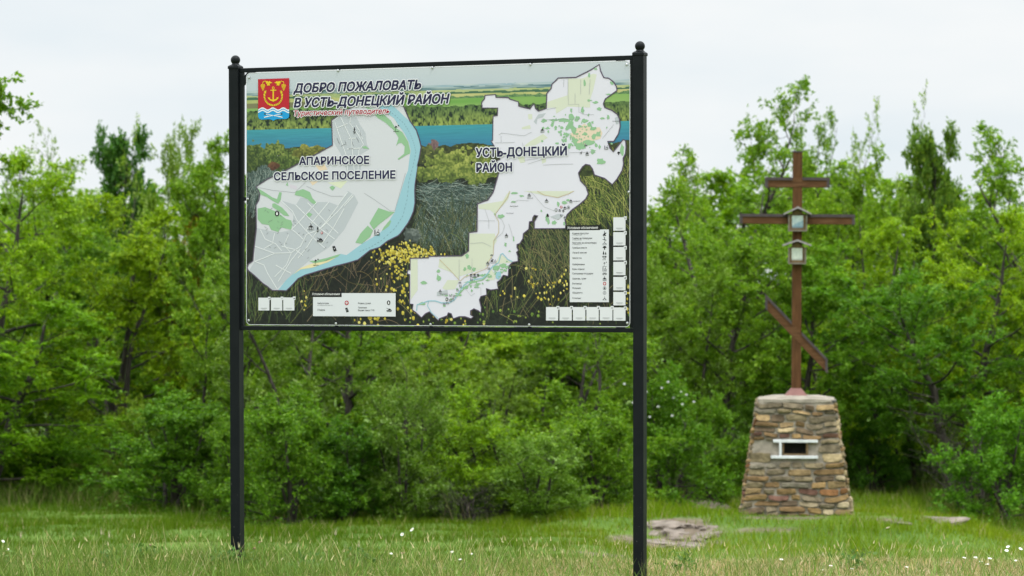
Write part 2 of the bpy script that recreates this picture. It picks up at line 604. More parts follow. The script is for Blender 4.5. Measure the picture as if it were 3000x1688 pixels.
# tabs behind the panel that hold it to the frame, and the bolts through them
def tab(s0, s1, z0, z1):
    t = MB(); t.box(s0, s1, YF + 0.0045, YF + 0.0085, z0, z1); t.build("mounting_tab", M_METAL, board)
def bolt(px, py):
    s, z = (float(v) for v in P(px, py))
    m = MB()
    m.lathe([(0.0075, 0.0), (0.0075, 0.0015), (0.0052, 0.0018), (0.0052, 0.0040), (0.0035, 0.0052)], 12, Matrix.Translation((s, YF - 0.0032, z)) @ Matrix.Rotation(R(90), 4, "X"))
    m.build("bolt", M_BOLT, board)
for x, y in ((991, 207), (1267, 198.5), (1554, 189)):
    s, z = (float(v) for v in P(x, y)); tab(s - 0.011, s + 0.011, PZ1 - 0.03, z_rail - 0.024); bolt(x, y)
for x, y in ((985, 948), (1262, 950.5), (1551, 951.5)):
    s, z = (float(v) for v in P(x, y)); tab(s - 0.011, s + 0.011, z_low + 0.0245, PZ0 + 0.03); bolt(x, y)
for x, y in ((727, 583), (1843, 563)):
    s, z = (float(v) for v in P(x, y)); bolt(x, y)
    if x < 1000: tab(HP + 0.025, PS0 + 0.03, z - 0.011, z + 0.011)
    else: tab(PS1 - 0.03, WID - HP - 0.025, z - 0.011, z + 0.011)
for x, y in ((730.5, 228), (1836.5, 189), (729.5, 939), (1838.5, 946.5)):
    bolt(x, y)
def gusset(sx, sz, ds, dz):
    g = MB()
    a = [(sx, sz + dz * 0.085), (sx, sz + dz * 0.03), (sx + ds * 0.03, sz), (sx + ds * 0.085, sz), (sx + ds * 0.075, sz + dz * 0.016), (sx + ds * 0.03, sz + dz * 0.034), (sx + ds * 0.016, sz + dz * 0.075)]
    k = len(a)
    y0, y1 = YF + 0.0045, YF + 0.0085
    g.add([Vector((p, y0, q)) for p, q in a] + [Vector((p, y1, q)) for p, q in a], [tuple(range(k)), tuple(range(k, 2 * k))] + [(i, (i + 1) % k, (i + 1) % k + k, i + k) for i in range(k)])
    bm = bmesh.new(); me = None
    o = g.build("corner_gusset", M_METAL, board)
    bm.from_mesh(o.data); bmesh.ops.recalc_face_normals(bm, faces=bm.faces); bm.to_mesh(o.data); bm.free()
gusset(HP + 0.0255, z_rail - 0.0245, 1, -1)
gusset(WID - HP - 0.0255, z_rail - 0.0245, -1, -1)
gusset(WID - HP - 0.0255, z_low + 0.0245, -1, 1)

# ---- the landscape photograph printed on the panel (a fine grid of colours)
NC, NR = 760, 450
gs = np.linspace(PS0 + 0.001, PS1 - 0.001, NC)
gzz = np.linspace(PZ1 - 0.001, PZ0 + 0.001, NR)
SS, ZZ = np.meshgrid(gs, gzz)
IMX, IMY = PXY(SS, ZZ)
zl = lambda y: float(P(730, y)[1])                  # height on the panel of a level measured at its left edge
img = np.zeros((NR, NC, 3))
prg = np.random.default_rng(5)
KP = 0.74                                           # white vinyl is not a perfect white
def L(*c):
    return np.array(lin(c)) * KP
def vn(s, seed, ax=1.0, az=1.0):
    return hash_noise(SS * ax, ZZ * az, s, seed)
def lerp(a, b, t):
    return a + (b - a) * t[..., None]
def band(y0, y1, rough=0.0, rs=0.05, seed=1):
    """mask between two levels (measured at the left edge), with an uneven upper edge"""
    e = (hash_noise(SS, SS * 0, rs, seed) - 0.5) * rough * 2
    return (ZZ < zl(y0) + e) & (ZZ >= zl(y1) - 0.02)
t = np.clip((zl(205) - ZZ) / (zl(205) - zl(272)), 0, 1)
img[:] = lerp(L(205, 212, 216), L(196, 206, 214), t)
m = band(266, 282, 0.002); img[m] = lerp(L(150, 178, 192), L(205, 214, 208), vn(0.012, 3, 0.15, 1.6))[m]
m = band(272, 290, 0.003); img[m] = lerp(L(78, 120, 130), L(190, 205, 200), vn(0.010, 4, 0.12, 2.2) ** 1.3)[m]
m = band(281, 300, 0.003); img[m] = lerp(L(200, 205, 150), L(150, 175, 110), vn(0.03, 6, 0.2, 1))[m]
m = band(287, 300, 0.004, 0.02, 3); img[m & (vn(0.2, 8, 1, 0.1) > 0.35)] = L(70, 110, 85)
m = band(293, 302, 0.002); img[m] = lerp(L(205, 200, 135), L(150, 175, 100), vn(0.25, 9, 1, 0.2))[m]
m = band(299, 312, 0.006, 0.03, 5); m2 = m & (SS > PS0 + 0.55 * PW * vn(0.3, 77)); img[m2] = lerp(L(66, 110, 72), L(128, 160, 105), vn(0.008, 7))[m2]
m = band(306, 334, 0.002); img[m] = lerp(L(110, 165, 75), L(150, 185, 105), vn(0.06, 10, 0.3, 2))[m]
m = band(304, 309, 0.001) & (SS < PS0 + 0.25 * PW); img[m] = L(128, 128, 92)
m = band(326, 392, 0.007, 0.022, 6)                 # belt of wood on the far bank
f = np.clip((vn(0.0075, 12, 1, 0.7) * 0.55 + vn(0.02, 13, 1, 0.8) * 0.45 - .5) * 1.7 + .5, 0, 1)
tt = np.clip((zl(326) - ZZ) / (zl(326) - zl(381)), 0, 1)
wood = lerp(lerp(L(44, 70, 44), L(98, 128, 72), f), lerp(L(34, 66, 36), L(166, 182, 92), f), tt)
wood[f < 0.22] = L(26, 46, 32)
img[m] = wood[m]
m = band(381, 470, 0.0015, 0.02, 7)                 # river
tt = np.clip((zl(383) - ZZ) / (zl(383) - zl(440)), 0, 1)
img[m] = (lerp(L(66, 156, 168), L(58, 128, 164), tt) * (0.9 + 0.2 * vn(0.012, 15, 0.15, 2.5))[..., None])[m]
# near bank: bushes, feather grass, dark meadow
m = band(437, 530, 0.010, 0.04, 21)
img[m] = lerp(L(38, 46, 24), L(78, 86, 44), vn(0.012, 71))[m]
m = band(490, 960, 0.016, 0.05, 22)
dk = lerp(L(12, 15, 14), L(36, 43, 33), vn(0.012, 30) * vn(0.09, 31) * 1.6)
img[m] = dk[m]
def in_el(cx, cy, rx, ry, seed=0):
    d = np.sqrt(((IMX - cx) / rx) ** 2 + ((IMY - cy) / ry) ** 2) + (vn(0.05, 40 + seed) - 0.5) * 0.9 + (vn(0.018, 44 + seed) - 0.5) * 0.6
    return d < 1
def bush(cx, cy, rx, ry, c0, c1, c2, seed):
    k = in_el(cx, cy, rx, ry, seed)
    f = vn(0.009, 50 + seed) * 0.55 + vn(0.03, 51 + seed) * 0.45
    up = np.clip((cy + ry - IMY) / (2 * ry), 0, 1)
    f = np.clip(f + (up - 0.5) * 0.35, 0, 1)
    c = lerp(L(*c0), L(*c1), np.clip(f * 2, 0, 1))
    c2_ = lerp(c, np.zeros_like(c) + L(*c2), np.clip(f * 2 - 1, 0, 1))
    img[k] = c2_[k]
def rc(px, py):
    s, z = P(px, py)
    return (PZ1 - z) / PH * NR, (s - PS0) / PW * NC
def strokes(n, x0, x1, y0, y1, ang, av, ln, curve, cols, w=1, alpha=0.85, mask=None):
    px, py = prg.uniform(x0, x1, n), prg.uniform(y0, y1, n)
    r, c = rc(px, py)
    a = R(1) * (ang + prg.normal(0, av, n))
    cv = R(1) * prg.normal(curve * .5, abs(curve) * 0.4 + 0.35, n)
    co = np.array([L(*k) for k in cols])[prg.integers(0, len(cols), n)] * prg.uniform(0.6, 1.15, (n, 1))
    le = prg.uniform(0.4, 1.0, n) * ln
    for k in range(int(ln)):
        ok = k < le
        for dw in range(w):
            ri, ci = np.round(r).astype(int), np.round(c).astype(int) + dw
            v = ok & (ri >= 0) & (ri < NR) & (ci >= 0) & (ci < NC)
            if mask is not None:
                v[v] = mask[ri[v], ci[v]]
            img[ri[v], ci[v]] = img[ri[v], ci[v]] * (1 - alpha) + co[v] * alpha
        r = r - np.sin(a)
        c = c + np.cos(a)
        a = a + cv
near = band(455, 960, 0.01, 0.05, 21)
strokes(1500, 715, 1850, 480, 700, 80, 24, 34, 0, [(58, 74, 52), (42, 60, 44), (76, 84, 58), (36, 48, 40)], 1, 0.55, near)
strokes(900, 715, 1850, 680, 950, 80, 26, 34, 0, [(48, 62, 40), (36, 50, 34), (60, 66, 44)], 1, 0.5, near)
# grey-blue feather grass, left and centre
for (x0, x1, y0, y1, ang, n) in ((720, 900, 492, 560, 22, 620), (1215, 1440, 535, 610, -20, 620), (1215, 1420, 600, 690, -62, 520), (720, 800, 520, 640, 65, 260)):
    strokes(n, x0, x1, y0, y1, ang, 14, 46, 1.0, [(112, 132, 128), (84, 106, 100), (164, 176, 166), (60, 80, 74), (52, 70, 64)], 1, 0.72, near)
strokes(600, 1210, 1440, 620, 760, 75, 22, 40, 0, [(52, 70, 52), (80, 98, 66), (110, 112, 72), (38, 54, 42)], 1, 0.7, near)
# yellow-green long grass at the right, straw in the lower part
strokes(620, 1660, 1850, 490, 690, 108, 20, 60, 0.6, [(136, 150, 66), (84, 106, 44), (176, 178, 98), (48, 66, 32)], 1, 0.75, near)
strokes(330, 1540, 1700, 680, 840, 100, 26, 52, 0.8, [(86, 104, 60), (110, 118, 66), (60, 76, 48), (150, 140, 96)], 1, 0.7, near)
strokes(120, 880, 1130, 770, 950, 62, 34, 60, 1.6, [(150, 130, 104), (112, 96, 76), (92, 104, 60), (128, 112, 70)], 1, 0.75, near)
strokes(110, 720, 900, 830, 950, 85, 26, 56, 0, [(88, 110, 58), (116, 126, 68), (70, 92, 50)], 1, 0.75, near)
strokes(110, 1380, 1850, 840, 950, 84, 30, 52, 0, [(96, 118, 56), (122, 128, 70), (70, 90, 46), (140, 128, 92)], 1, 0.75, near)
strokes(90, 1180, 1560, 720, 950, 78, 30, 60, 0.5, [(150, 140, 90), (108, 124, 60), (90, 104, 56)], 1, 0.8, near)
# bushes on the near bank
bush(775, 452, 62, 34, (24, 34, 20), (70, 92, 42), (150, 164, 82), 1)
bush(850, 470, 55, 26, (26, 36, 20), (76, 98, 44), (152, 166, 84), 2)
bush(735, 474, 40, 30, (20, 30, 18), (58, 78, 36), (112, 128, 60), 5)
bush(905, 448, 45, 20, (44, 48, 26), (112, 116, 52), (176, 172, 84), 3)
bush(800, 486, 20, 10, (56, 36, 28), (100, 66, 48), (128, 96, 60), 8)
bush(1272, 428, 12, 20, (92, 70, 76), (128, 102, 104), (150, 126, 120), 9)
bush(1262, 458, 38, 26, (26, 32, 22), (70, 80, 44), (120, 126, 66), 4)
bush(1340, 470, 90, 34, (38, 50, 24), (116, 132, 58), (192, 196, 104), 6)
bush(1300, 508, 80, 24, (34, 46, 24), (104, 122, 54), (180, 186, 94), 7)
bush(1395, 510, 60, 30, (36, 48, 24), (108, 126, 56), (184, 188, 98), 10)
bush(1420, 440, 40, 14, (60, 70, 34), (140, 148, 66), (190, 190, 96), 11)
bush(1715, 500, 26, 22, (22, 30, 18), (58, 70, 34), (104, 112, 54), 12)
bush(1205, 690, 26, 22, (40, 48, 44), (84, 94, 90), (136, 144, 138), 13)
# yellow flowers
def flowers(n, cx, cy, sx, sy, r0, r1, cols):
    px, py = prg.normal(cx, sx, n), prg.normal(cy, sy, n)
    r, c = rc(px, py)
    for i in range(n):
        rad = prg.uniform(r0, r1)
        y0, x0 = int(r[i]), int(c[i])
        q = int(rad + 1)
        col = L(*cols[prg.integers(0, len(cols))]) * prg.uniform(0.75, 1.1)
        for dy in range(-q, q + 1):
            for dx in range(-q, q + 1):
                yy, xx = y0 + dy, x0 + dx
                if 0 <= yy < NR and 0 <= xx < NC and near[yy, xx] and dx * dx + dy * dy * 0.7 < rad * rad:
                    img[yy, xx] = col * (0.8 if dy > 0 else 1.05)
YC = [(232, 214, 92), (206, 186, 64), (240, 226, 128), (180, 160, 50)]
flowers(170, 1178, 745, 36, 16, 1.0, 2.4, YC)
flowers(60, 1240, 742, 28, 9, 1.0, 2.2, YC)
flowers(80, 1165, 790, 24, 34, 1.0, 2.2, YC)
flowers(22, 1185, 880, 16, 30, 1.2, 3.0, YC)
flowers(16, 1088, 938, 26, 8, 1.4, 3.2, YC)
flowers(40, 1592, 830, 34, 26, 1.0, 2.2, YC)
flowers(22, 1660, 822, 20, 20, 1.0, 2.0, YC)
flowers(12, 1430, 855, 26, 16, 1.2, 2.6, YC)
flowers(9, 1330, 940, 60, 10, 1.2, 2.8, YC)
flowers(10, 900, 880, 14, 20, 1.0, 2.2, YC)
flowers(14, 1838, 860, 6, 40, 1.0, 2.2, YC)
flowers(60, 1500, 930, 180, 16, 1.0, 2.4, [(120, 150, 60), (150, 166, 70), (96, 130, 56)])
flowers(20, 1440, 640, 16, 8, 0.8, 1.6, YC)
IV = np.stack([SS.ravel(), np.full(NR * NC, YF), ZZ.ravel()], 1)
i_ = np.arange((NR - 1) * (NC - 1))
r_ = (i_ // (NC - 1)) * NC + i_ % (NC - 1)
IF = np.stack([r_, r_ + NC, r_ + NC + 1, r_ + 1], 1)
fc = IV[IF].mean(1)
dx_ = np.maximum(np.maximum(PS0 + CR - fc[:, 0], fc[:, 0] - (PS1 - CR)), 0)
dz_ = np.maximum(np.maximum(PZ0 + CR - fc[:, 2], fc[:, 2] - (PZ1 - CR)), 0)
IF = IF[np.hypot(dx_, dz_) < CR - 0.001]
mesh_np("landscape_print", IV, IF, M_PRINT, img.reshape(-1, 3), parent=panel)

# ---- maps, lettering and symbols: flat shapes printed over the picture
def plin(c):
    return tuple(v * KP for v in lin(c))
class Art(MB):
    def sheet(self, pts, layer):
        return [Vector((s, YF - 0.0004 - 0.00030 * layer, z)) for s, z in pts]
    def polysz(self, pts, col, layer):
        tri = tessellate_polygon([[Vector((s, z, 0)) for s, z in pts]])
        self.add(self.sheet(pts, layer), [tuple(t_) for t_ in tri], plin(col))
    def poly(self, pts, col, layer):
        self.polysz([tuple(float(v) for v in P(x, y)) for x, y in pts], col, layer)
    def rect(self, x0, y0, x1, y1, col, layer):
        a, b2 = P(x0, (y0 + y1) / 2), P(x1, (y0 + y1) / 2)
        zt, zb = float(P((x0 + x1) / 2, y0)[1]), float(P((x0 + x1) / 2, y1)[1])
        s0, s1 = float(a[0]), float(b2[0])
        self.polysz([(s0, zb), (s1, zb), (s1, zt), (s0, zt)], col, layer)
    def strokesz(self, pts, w, col, layer, closed=False):
        n = len(pts)
        if n < 2:
            return
        L_, R_ = [], []
        for i in range(n):
            a = pts[i - 1] if (i > 0 or closed) else pts[i]
            c = pts[(i + 1) % n] if (i < n - 1 or closed) else pts[i]
            d1 = np.array(pts[i]) - np.array(a)
            d2 = np.array(c) - np.array(pts[i])
            d1 = d1 / (np.linalg.norm(d1) + 1e-12)
            d2 = d2 / (np.linalg.norm(d2) + 1e-12)
            d = d1 + d2
            if np.linalg.norm(d) < 0.35:
                d = d2 if np.linalg.norm(d2) > 0.5 else d1
            d = d / (np.linalg.norm(d) + 1e-12)
            nn = np.array((-d[1], d[0])) * w / 2
            L_.append(tuple(np.array(pts[i]) + nn))
            R_.append(tuple(np.array(pts[i]) - nn))
        k = n if closed else n - 1
        self.add(self.sheet(L_ + R_, layer), [(i, (i + 1) % n, n + (i + 1) % n, n + i) for i in range(k)], plin(col))
    def stroke(self, pts, w, col, layer, closed=False):
        self.strokesz([tuple(float(v) for v in P(x, y)) for x, y in pts], w * 0.00201, col, layer, closed)
    def disc(self, x, y, r, col, layer, n=20, sx=1.0):
        s, z = (float(v) for v in P(x, y))
        r = r * 0.00201
        self.polysz([(s + r * sx * math.cos(2 * math.pi * k / n), z + r * math.sin(2 * math.pi * k / n)) for k in range(n)], col, layer)
    def unit(self, x, y, size, pts, col, layer):
        """pts in units of `size` photograph pixels around (x, y), y up"""
        s, z = (float(v) for v in P(x, y))
        k = size * 0.00201
        self.polysz([(s + a * k, z + c * k) for a, c in pts], col, layer)
    def text(self, body, x0, y0, x1, cap, col, layer, bold=0.0, shear=0.0, halo=0.0, halo_col=(240, 241, 244)):
        """body from (x0, baseline y0) to x1 with capital height cap (photograph pixels)"""
        s0, z0 = (float(v) for v in P(x0, y0))
        s1 = float(P(x1, y0)[0])
        kz = cap * 0.00201
        me = text_mesh(body, 0.0, shear)
        em = kz / 0.727
        def ring(r, c, lay, n):
            for k in range(n):
                t_ = 2 * math.pi * (k + 0.5) / n
                self._put(me, s0 + r * em * math.cos(t_), z0 + r * em * math.sin(t_), s1 + r * em * math.cos(t_), kz, c, lay + 0.05 * k, me)
        if halo > 0:
            ring(bold + halo, halo_col, layer, 12)
        if bold > 0:
            ring(bold, col, layer + 1, 8)
        self._put(me, s0, z0, s1, kz, col, layer + 1.6, me)
    def _put(self, me, s0, z0, s1, cap, col, layer, ref):
        rx0, rx1 = ref[2], ref[3]
        kx = (s1 - s0) / (rx1 - rx0)
        kz = cap / 0.727
        self.add(self.sheet([(s0 + (v[0] - rx0) * kx, z0 + v[1] * kz) for v in me[0]], layer), me[1], plin(col))
_tc = {}
def text_mesh(body, bold, shear):
    key = (body, round(bold, 4), round(shear, 3))
    if key in _tc:
        return _tc[key]
    cu = bpy.data.curves.new("lettering", "FONT")
    cu.body = body
    cu.size = 1.0
    cu.offset = bold
    cu.shear = shear
    cu.resolution_u = 3
    cu.fill_mode = "FRONT"
    ob = bpy.data.objects.new("lettering", cu)
    COL.objects.link(ob)
    dg = bpy.context.evaluated_depsgraph_get()
    dg.update()
    me = bpy.data.meshes.new_from_object(ob.evaluated_get(dg))
    vs = [(v.co.x, v.co.y) for v in me.vertices]
    fs = [tuple(p.vertices) for p in me.polygons]
    bpy.data.objects.remove(ob)
    bpy.data.curves.remove(cu)
    bpy.data.meshes.remove(me)
    xs_ = [v[0] for v in vs]
    _tc[key] = (vs, fs, min(xs_), max(xs_))
    return _tc[key]

Z1 = lambda pts: [(660 + x / 3.623, 100 + y / 3.623) for x, y in pts]
Z2 = lambda pts: [(1260 + x / 3.623, 100 + y / 3.623) for x, y in pts]
Z3 = lambda pts: [(660 + x / 2.898, 480 + y / 2.898) for x, y in pts]
Z4 = lambda pts: [(1160 + x / 3.45, 560 + y / 3.45) for x, y in pts]
BLK, PURP, MAPW = (24, 24, 26), (92, 80, 100), (226, 229, 234)
GRN, GRY, BLU, KHA, SAND = (152, 196, 152), (196, 201, 207), (160, 204, 218), (222, 226, 206), (236, 216, 192)

def icon(a, kind, x, y, s, layer=8, col=BLK):
    u = lambda pts, c=col, l_=layer: a.unit(x, y, s, pts, c, l_)
    rect = lambda x0, y0, x1, y1, c=col, l_=layer: u([(x0, y0), (x1, y0), (x1, y1), (x0, y1)], c, l_)
    circ = lambda cx, cy, r, c=col, l_=layer: u([(cx + r * math.cos(k * 0.3927), cy + r * math.sin(k * 0.3927)) for k in range(16)], c, l_)
    if kind == "church":
        rect(-.06, .45, .06, 1.1); rect(-.2, .78, .2, .9)
        u([(-.42, .0), (-.5, .2), (-.3, .42), (0, .6), (.3, .42), (.5, .2), (.42, .0)])
        for q in (-.85, -.27, .31):
            rect(q, -1, q + .54, -.1); circ(q + .27, -.12, .27)
            rect(q + .12, -.9, q + .42, -.3, MAPW, layer + 1); circ(q + .27, -.3, .15, MAPW, layer + 1)
    elif kind == "hospital":
        circ(0, 0, 1, (186, 30, 52)); rect(-.62, -.2, .62, .2, (245, 245, 245), layer + 1); rect(-.2, -.62, .2, .62, (245, 245, 245), layer + 1)
    elif kind == "spring":
        u([(math.cos(k * .393) * .85, math.sin(k * .393)) for k in range(16)])
        u([(0, .72), (.38, -.05), (.3, -.45), (0, -.6), (-.3, -.45), (-.38, -.05)], (245, 245, 245), layer + 1)
    elif kind == "tank":
        u([(-1.1, -.1), (1.1, -.1), (1.15, -.35), (.9, -.75), (-.9, -.75), (-1.15, -.35)])
        u([(-.35, -.05), (-.3, .35), (.3, .5), (.8, .2), (.85, -.05)]); u([(-.3, .3), (-1.15, .62), (-1.15, .74), (-.25, .44)])
        for q in range(5): circ(-.7 + q * .35, -.45, .11, MAPW, layer + 1)
    elif kind == "stadium":
        u([(-.75, .8), (.25, 1), (.95, -.6), (-.1, -1.0)])
        u([(-.1, .1), (.1, .3), (.3, .05), (.1, -.25)], MAPW, layer + 1)
    elif kind == "monument":
        u([(-.18, .0), (.18, .0), (.28, .75), (-.28, .75)]); circ(0, 1.0, .2); rect(-.55, -.25, .55, -.12); rect(-.35, -.75, .35, -.45)
    elif kind == "beach":
        u([(-.6, .3), (-.1, 1), (.5, .55)]); u([(-.05, .6), (.05, .6), (-.2, -.7), (-.3, -.7)]); rect(-1, -.95, 1, -.82); circ(.8, 1.0, .22)
    elif kind == "view":
        circ(-.55, -.1, .45); circ(.55, -.1, .45); rect(-.6, .1, .6, .4); circ(-.55, -.1, .22, MAPW, layer + 1); circ(.55, -.1, .22, MAPW, layer + 1)
    elif kind == "forest":
        u([(-.9, -.7), (-.05, -.7), (-.48, 1)]); u([(.1, -.7), (.9, -.7), (.5, .5)]); rect(-.55, -1, -.4, -.6); rect(.42, -1, .57, -.6)
    elif kind == "mushroom":
        u([(-.9, .0), (-.75, .5), (-.3, .85), (.3, .85), (.75, .5), (.9, .0)]); u([(-.2, 0), (.2, 0), (.25, -.8), (-.25, -.8)])
    elif kind == "museum":
        u([(-1, .5), (0, .95), (1, .5)]); rect(-.95, .3, .95, .45); rect(-.95, -.9, .95, -.7)
        for q in (-.7, -.1, .5): rect(q, -.7, q + .25, .3)
    elif kind in ("police", "food"):
        circ(0, 0, 1); circ(0, 0, .82, MAPW, layer + 1)
        if kind == "police":
            u([(-.5, -.5), (.5, -.5), (.35, 0), (-.35, 0)], BLK, layer + 2); circ(0, .3, .32, BLK, layer + 2)
        else:
            rect(-.3, -.6, -.14, .6, BLK, layer + 2); rect(.1, -.6, .3, .6, BLK, layer + 2)
    elif kind == "base":
        u([(-.9, -.7), (-.9, .9), (-.6, 1), (-.6, -.7)]); u([(-.2, -.7), (-.2, .0), (.3, .5), (.85, .0), (.85, -.7)]); rect(-.05, -.55, .6, -.05, MAPW, layer + 1); rect(-1, -.95, 1, -.85); circ(.5, .85, .16)
    elif kind == "farm":
        rect(-1, .3, -.6, .95); rect(-.45, .3, -.1, .95); circ(.5, .6, .38)
        for q in range(3): u([(-1 + q * .65, -.9), (-.85 + q * .65, -.9), (-.3 + q * .35, .15), (-.45 + q * .35, .15)])
    elif kind == "rider":
        u([(-.9, -.9), (.6, -.95), (.75, -.6), (.3, -.5), (.55, .0), (.9, .25), (.75, .5), (.3, .35), (-.2, .1), (-.7, -.3)]); u([(-.2, .1), (.1, .3), (.0, .8), (-.25, .7)]); circ(-.08, .98, .18)
    elif kind == "boat":
        u([(-1, -.5), (1, -.9), (.8, -.65), (-.8, -.3)]); u([(-.2, -.4), (.1, -.45), (.1, .3), (-.15, .3)]); circ(0, .55, .18); u([(-.6, .9), (-.5, .95), (.6, -.9), (.5, -.95)])
    elif kind == "bike":
        for q in (-.55, .55):
            circ(q, -.5, .42); circ(q, -.5, .28, MAPW, layer + 1)
        u([(-.5, -.5), (.0, .2), (.45, -.45), (.5, -.35), (.05, .45), (-.1, .4)], col, layer + 2); circ(.1, .8, .18)
    elif kind == "tent":
        u([(-1, -.8), (0, .3), (1, -.8)]); u([(-.5, -.7), (0, -.1), (.5, -.7)], MAPW, layer + 1); rect(-.05, .3, .05, 1)
    elif kind == "bell":
        u([(-.8, -.8), (-.5, .4), (0, 1), (.5, .4), (.8, -.8)]); rect(-.9, -1, .9, -.85)
    elif kind == "deer":
        u([(-.7, -.9), (-.5, -.9), (-.4, -.1), (.3, -.1), (.3, -.9), (.5, -.9), (.6, .4), (.9, .5), (.6, .8), (.35, .3), (-.7, .25)]); rect(.4, .7, .5, 1.2); rect(.65, .7, .75, 1.2)

# settlement map
A = Art()
left_map = (Z1([(1130, 912), (1300, 800), (1480, 700), (1860, 700), (1890, 760), (1960, 920), (2030, 1020), (2065, 1130), (2080, 1200), (2060, 1320), (2036, 1400)])
    + Z3([(1635, 10), (1612, 180), (1610, 230), (1612, 330), (1600, 400), (1580, 450), (1555, 500), (1490, 590), (1470, 610), (1380, 655), (1310, 710), (1230, 735), (1180, 775), (1130, 815), (1050, 840), (930, 870), (780, 915), (680, 945), (620, 975), (560, 1040), (520, 1078), (400, 1075), (350, 1035), (320, 1015), (250, 950), (195, 905), (187, 880), (200, 850), (235, 825), (245, 720), (265, 550), (262, 350), (285, 310), (295, 260), (285, 230), (262, 195), (360, 130), (490, 70)])
    + Z1([(640, 1449), (940, 1290), (1140, 1180)]))
A.poly(left_map, (219, 220, 226), 0)
A.poly(Z3([(470, 310), (600, 350), (640, 285), (780, 325), (880, 325), (960, 355), (1040, 230), (1095, 265), (1130, 330), (1010, 560), (880, 710), (740, 800), (620, 900), (560, 950), (440, 1060), (400, 1068), (330, 1010), (200, 910), (250, 830), (262, 545), (450, 585), (570, 560), (580, 430)]), GRY, 1)
A.poly(Z1([(1138, 935), (1230, 860), (1390, 875), (1430, 960), (1490, 1050), (1500, 1170), (1530, 1220), (1445, 1275), (1440, 1449), (1290, 1449), (1230, 1280), (1155, 1150)]), GRY, 1)
A.poly(Z3([(765, 15), (840, 0), (870, 50), (800, 60)]), (238, 216, 188), 1)
A.poly(Z3([(720, 150), (790, 150), (740, 185)]), (238, 216, 188), 1)
A.poly(Z3([(870, 160), (1040, 145), (980, 210)]), (228, 232, 204), 1)
A.poly(Z3([(550, 175), (610, 190), (605, 220), (548, 205)]), (220, 212, 224), 1)
A.poly(Z1([(1600, 760), (1700, 830), (1790, 890), (1840, 970), (1900, 1050), (1950, 1150), (1970, 1240), (1960, 1290), (1940, 1449)])
       + Z3([(1530, 110), (1490, 240), (1450, 370), (1440, 410), (1400, 470), (1360, 540), (1310, 590), (1260, 620), (1160, 680), (1030, 775), (980, 765), (950, 790), (880, 820), (760, 870), (640, 890), (580, 930), (520, 985), (450, 1070), (520, 1074), (560, 1036), (620, 971), (680, 941), (780, 911), (930, 866), (1050, 836), (1130, 811), (1180, 771), (1230, 731), (1310, 706), (1380, 651), (1470, 606), (1490, 586), (1552, 500), (1577, 450), (1597, 400), (1609, 330), (1607, 230), (1609, 180), (1632, 10)])
       + Z1([(2032, 1400), (2056, 1320), (2076, 1200), (2060, 1130), (2025, 1020), (1950, 920), (1770, 750)]), BLU, 2)
A.poly(Z3([(570, 945), (640, 885), (730, 850), (800, 835), (940, 795), (880, 832), (740, 882), (640, 897)]), (240, 226, 178), 3)
for g in (Z1([(1480, 770), (1600, 800), (1680, 850), (1760, 920), (1800, 990), (1880, 1040), (1940, 1140), (1965, 1240), (1960, 1270), (1930, 1280), (1840, 1335), (1830, 1325), (1900, 1270), (1905, 1190), (1870, 1155), (1840, 1160), (1815, 1185), (1840, 1100), (1790, 1020), (1700, 940), (1620, 890), (1560, 830)]),
          Z3([(275, 380), (340, 368), (380, 385), (420, 400), (480, 440), (520, 470), (560, 480), (570, 510), (560, 560), (475, 540), (450, 580), (390, 560), (370, 520), (310, 510), (275, 470)]),
          Z3([(400, 340), (420, 335), (480, 370), (520, 410), (545, 445), (500, 440), (450, 400), (400, 365)]),
          Z3([(265, 200), (340, 245), (400, 285), (440, 300), (460, 240), (480, 245), (470, 310), (450, 340), (420, 325), (350, 280), (290, 255)]),
          Z3([(600, 235), (660, 215), (720, 240), (740, 290), (775, 330), (770, 350), (730, 330), (700, 300), (640, 275), (590, 265)]),
          Z3([(1225, 505), (1300, 375), (1390, 405), (1440, 410), (1300, 520), (1260, 560)]),
          Z3([(1105, 670), (1150, 590), (1210, 525), (1255, 565), (1230, 620), (1160, 680)]),
          Z3([(1330, 570), (1345, 540), (1400, 475), (1410, 490), (1390, 530), (1350, 560)]),
          Z3([(710, 825), (780, 820), (860, 800), (980, 765), (960, 788), (850, 828), (760, 845)]),
          Z3([(885, 200), (910, 185), (935, 200), (910, 228)]), Z3([(515, 180), (530, 155), (535, 190)]), Z3([(690, 430), (715, 412), (740, 430), (715, 455)]),
          Z1([(1450, 1200), (1490, 1185), (1530, 1220), (1470, 1215)])):
    A.poly(g, GRN, 3)
# streets over the built-up areas
arng = random.Random(4)
for pts in ([(250, 830), (330, 800), (420, 760), (560, 755), (640, 700), (690, 600), (800, 560), (900, 460), (960, 400), (1080, 260)],
            [(470, 310), (570, 400), (610, 480), (680, 560), (740, 620), (850, 720)], [(440, 1060), (360, 930), (330, 860), (255, 830)],
            [(600, 350), (720, 470), (820, 560), (930, 640)], [(700, 330), (860, 500), (960, 590)], [(570, 560), (620, 600), (660, 640)],
            [(780, 325), (640, 480), (560, 560)], [(880, 325), (760, 470), (690, 560)], [(960, 355), (850, 500), (760, 600), (700, 700), (620, 800)],
            [(1010, 380), (920, 540), (820, 680)], [(300, 560), (340, 640), (430, 680), (480, 740)], [(420, 590), (400, 680), (330, 720)],
            [(540, 600), (500, 690), (560, 760), (520, 860), (420, 960)], [(640, 720), (560, 820), (450, 1000)], [(250, 700), (420, 760)],
            [(1040, 240), (960, 350)], [(1090, 270), (1010, 360)], [(430, 860), (500, 900), (560, 930)], [(660, 780), (600, 730), (480, 700)]):
    A.stroke(Z3(pts), 2.2, (240, 242, 244), 4)
